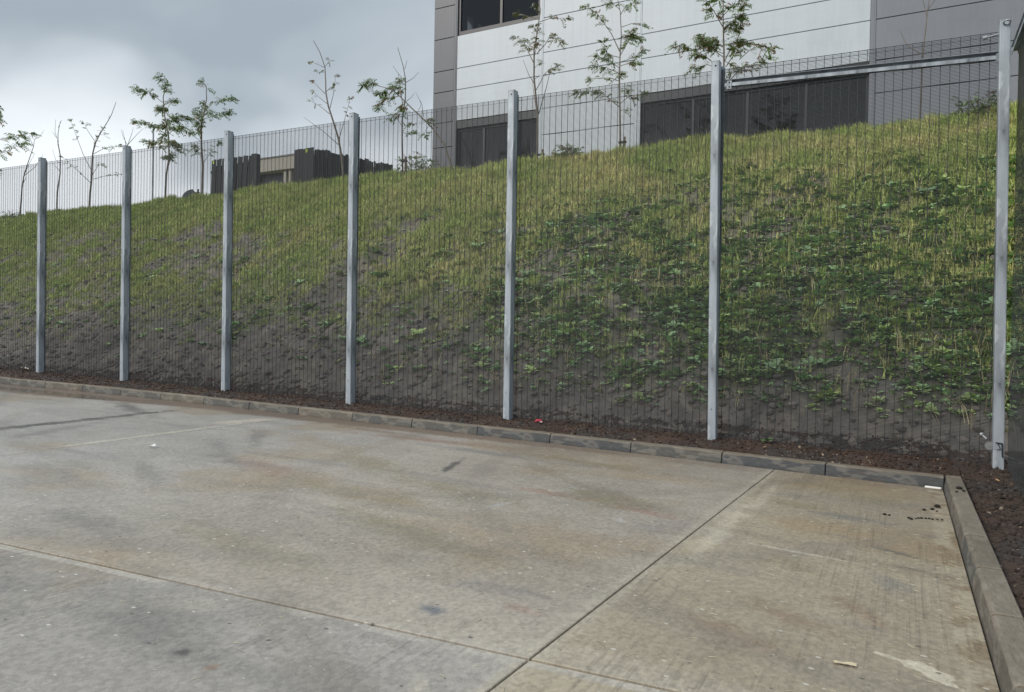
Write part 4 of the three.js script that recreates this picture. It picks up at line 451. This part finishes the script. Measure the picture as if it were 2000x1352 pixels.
tree('t13', 'bare single stem before the dark right end of the office', 'dark', 0.020);
// stakes beside the trees
const stakeMat = std({ color: rgb(0.15, 0.11, 0.075), roughness: 0.9 }), strapMat = std({ color: rgb(0.03, 0.025, 0.022), roughness: 0.8 });
for (const [x, z, h, label] of [[-12.90, -8.66, 0.52, 'short wooden stake tied to the bare-topped sapling left of the office'], [-8.70, -8.66, 0.34, 'short wooden stake beside the reddish sapling'], [-6.57, -8.66, 0.42, 'short wooden stake beside the tall green sapling'], [-21.31, -8.66, 0.4, 'short wooden stake between the rock and the leafy tree']]) {
  const y = bankY(x, z), s = base('tree_stake', x, y, z); tag(s, label, 'stake', 'tree stakes'); const m = new MB(); m.tube([0, -0.1, 0], [0, h + 0.1, 0], 0.03, 0.028, 8, true); m.build('stake', stakeMat, s); const t = new MB(); t.box(-0.14, 0.04, h - 0.04, h, -0.036, 0.036); t.build('strap', strapMat, s); }
// shrubs on the crest
for (const [x, z, h, n, label] of [[-13.1, -9.5, 0.75, 260, 'green shrub by the foot of the office corner'], [-7.9, -8.3, 0.42, 160, 'low leafy shrub on the crest before the white wall'], [-31.9, -8.5, 0.5, 120, 'low tangled shrub at the foot of the leftmost bare sapling'], [0.45, -8.2, 0.5, 120, 'leafy shrub on the crest at the corner post'], [-29.0, -8.6, 0.28, 50, 'small weedy clump at the foot of the upright bare sapling']]) {
  const y = bankY(x, z), s = base('shrub', x, y, z); tag(s, label, 'shrub', 'shrubs along the crest'); const r = rng(Math.round(x * 50 + 9999)), st = new MB(), lf = new MB();
  for (let k = 0; k < 14; k++) { const a = r() * 6.283, q = r() * h * 0.8; st.tube([0, -0.05, 0], [Math.cos(a) * q, h * (0.6 + 0.5 * r()), Math.sin(a) * q], 0.007, 0.003, 4); }
  for (let k = 0; k < n; k++) { const a = r() * 6.283, q = Math.sqrt(r()) * h * 0.8, yy = h * (0.1 + 0.9 * r()) * (1 - 0.4 * q / h); compound(lf, [Math.cos(a) * q, yy, Math.sin(a) * q], [r() - 0.5, 0.2 + r() * 0.4, r() - 0.5], 0.16 * (0.6 + 0.7 * r()), r, leafTint[x < -20 ? 'dark' : 'green']); }
  st.build('stems', bark, s); lf.build('foliage', leafMats.green, s); }

// ---------------------------------------------------------------- small things on the ground
const onYard = (x, z) => yardY(x);
{ const wm = leafy({ color: rgb(0.10, 0.20, 0.05) }); let k = 0; for (const [x, z, sc, label] of [[-1.90, -0.0, 0.8, 'bright green seedling on the soil between kerb and nearest bay'], [-9.75, 0.02, 0.55, 'small green weed at the foot of the third fence post'], [-10.2, 0.16, 0.5, 'small pale weed at the kerb left of the third fence post']]) { const s = base('seedling', x, soilTop(x, z), z); tag(s, label, 'weed', 'weeds on the soil strip'); s.scale.setScalar(sc); mesh('leaves', rosette(900 + k++, 7, 0.13, 0.045), wm, s); const m = new MB(); m.tube([0, -0.02, 0], [0, 0.04, 0], 0.004, 0.003, 5); m.build('stem', wm, s); } }
function crumple(name, x, y, z, w, h, d, mat, seed, label, category) { const gg = new THREE.PlaneGeometry(w, d, 7, 5).rotateX(-Math.PI / 2), p = gg.attributes.position; for (let q = 0; q < p.count; q++) { const a = p.getX(q) / w, b = p.getZ(q) / d; p.setXYZ(q, p.getX(q) * (1 - 0.2 * hash(q, seed)), (fbm(a * 3 + seed, b * 3, 2) * 0.8 + hash(q + 5, seed) * 0.2) * h, p.getZ(q) * (1 - 0.2 * hash(q, seed + 1))); } gg.computeVertexNormals(); mat.side = THREE.DoubleSide; const m = mesh(name, gg, mat); m.position.set(x, y, z); m.rotation.y = seed; tag(m, label, category); return m; }
crumple('wrapper', -4.40, soilTop(-4.4, 0.13) + 0.005, 0.13, 0.09, 0.05, 0.06, std({ color: rgb(0.62, 0.05, 0.09), roughness: 0.4 }), 1, 'crumpled red sweet wrapper on soil right of a post', 'wrapper');
crumple('paper_scrap', -4.36, soilTop(-4.36, 0.16) + 0.004, 0.165, 0.06, 0.03, 0.04, std({ color: rgb(0.7, 0.6, 0.58), roughness: 0.6 }), 2, 'pale scrap of paper touching the red wrapper', 'litter');
crumple('paper_scrap', -15.2, soilTop(-15.2, -0.05) + 0.006, -0.03, 0.16, 0.08, 0.12, std({ color: rgb(0.62, 0.55, 0.47), roughness: 0.7 }), 3, 'pale scrap lying on the soil beside the first fence post', 'litter');
crumple('paper_scrap', -18.4, bankY(-18.4, -4.95) + 0.03, -4.95, 0.2, 0.12, 0.16, std({ color: rgb(0.78, 0.78, 0.78), roughness: 0.7 }), 4, 'white scrap of paper caught high on the grassy bank', 'litter');
crumple('plastic_scrap', -7.75, bankY(-7.75, -4.9) + 0.03, -4.9, 0.1, 0.06, 0.08, std({ color: rgb(0.05, 0.22, 0.5), roughness: 0.4 }), 5, 'small blue plastic scrap on the bank beside a post', 'litter');
crumple('wood_chip', -0.875, onYard(-0.875) + 0.003, 4.735, 0.085, 0.012, 0.022, std({ color: rgb(0.52, 0.44, 0.30), roughness: 0.9 }), 0.15, 'pale flake of wood lying on the concrete at lower right', 'litter');
crumple('stone_chip', -6.9, onYard(-6.9) + 0.004, 3.27, 0.05, 0.04, 0.05, std({ color: rgb(0.75, 0.75, 0.73), roughness: 0.6 }), 0.7, 'small white chip alone on the pale left concrete', 'litter');
{ const m = new MB(); m.box(-0.075, 0.075, 0, 0.022, -0.014, 0.014); const o = mesh('plastic_strip', new THREE.CapsuleGeometry(0.014, 0.10, 4, 10).rotateZ(Math.PI / 2).scale(1, 0.8, 1), std({ color: rgb(0.78, 0.77, 0.74), roughness: 0.5 })); o.position.set(-0.455, yardY(-0.455) + 0.012, 0.66); o.rotation.y = -0.12; tag(o, 'short white plastic strip lying in the kerb corner', 'litter'); }
{ const r = rng(21), cm = std({ color: rgb(0.018, 0.016, 0.014), roughness: 0.95 }); const spots = [[-0.453, 1.43, 0.021], [-0.543, 1.61, 0.013], [-0.49, 1.55, 0.014], [-0.462, 1.6, 0.008], [-0.794, 1.95, 0.013], [-0.765, 1.95, 0.010], [-0.645, 1.96, 0.011], [-0.63, 1.985, 0.012], [-0.566, 1.91, 0.010], [-0.54, 1.90, 0.009], [-0.519, 1.89, 0.009], [-0.50, 1.90, 0.008], [-0.47, 1.88, 0.007], [-0.44, 1.87, 0.008], [-0.6, 1.94, 0.007], [-0.585, 1.92, 0.009]];
  for (const [x, z, s] of spots) { const m = mesh('soil_clod', clodGeo, cm); m.scale.set(s, s * 0.9, s); m.rotation.y = r() * 6; m.position.set(x, yardY(x) + s * 0.42, z); tag(m, s > 0.02 ? 'largest lump of black soil on the concrete near the kerb corner' : x < -0.79 ? 'left one of two soil crumbs farthest from the side kerb' : x < -0.76 ? 'right one of two soil crumbs farthest from the side kerb' : 'crumb of black soil spilled on the concrete near the kerb corner', 'soil clod', 'soil spilled in the corner'); }
  for (const [x, z, s] of [[-0.30, 1.16, 0.022], [-0.275, 1.24, 0.012], [-0.325, 1.3, 0.010]]) { const m = mesh('soil_clod', clodGeo, cm); m.scale.set(s, s * 0.9, s); m.position.set(x, -0.139 + 0.106 + s * 0.45, z); tag(m, 'crumb of black soil lying on top of the side kerb', 'soil clod', 'soil on the side kerb'); } }
// cut straw on the concrete, uncountable
{ const gg = new MB().tube([-0.5, 0, 0], [-0.12, 0.02, 0.05], 0.028, 0.035, 4).tube([-0.12, 0.02, 0.05], [0.2, 0.02, 0.03], 0.035, 0.035, 4).tube([0.2, 0.02, 0.03], [0.5, 0, -0.08], 0.035, 0.02, 4).geo(), r = rng(71), L = []; for (let k = 0; k < 520; k++) { const x = -0.42 - 3.4 * Math.pow(r(), 2), z = 0.75 + 5.4 * Math.pow(r(), 0.6), v = 0.7 + 0.5 * r(); L.push([x, yardY(x) + 0.002, z, 0.016 + 0.032 * r() * r(), r() * 6.28, 0, [0.60 * v, 0.54 * v, 0.38 * v]]); } scatter('cut_straw', gg, std({ roughness: 0.9 }), L, 'tiny bits of cut straw scattered over the concrete', 'straw'); }
{ const gg = new THREE.CircleGeometry(1, 7).rotateX(-Math.PI / 2).scale(1, 1, 0.6), r = rng(72), L = []; for (let k = 0; k < 110; k++) { const x = -0.2 + 1.1 * r() - (k < 30 ? 2 : 0), z = k < 30 ? 0.3 * r() : 5 * r() * r(), v = 0.6 + 0.7 * r(); const y = x > -0.25 ? sideSoilY(x, z) : soilTop(x, z); L.push([x, y + 0.008, z, 0.006 + 0.014 * r(), r() * 6, (r() - 0.5) * 0.8, r() < 0.5 ? [0.42 * v, 0.26 * v, 0.12 * v] : [0.30 * v, 0.22 * v, 0.15 * v]]); } scatter('fallen_leaves', gg, std({ roughness: 0.8, side: THREE.DoubleSide }), L, 'brown fallen leaf scraps on the soil by the corner post', 'leaves'); }

renderer.render(scene, camera);
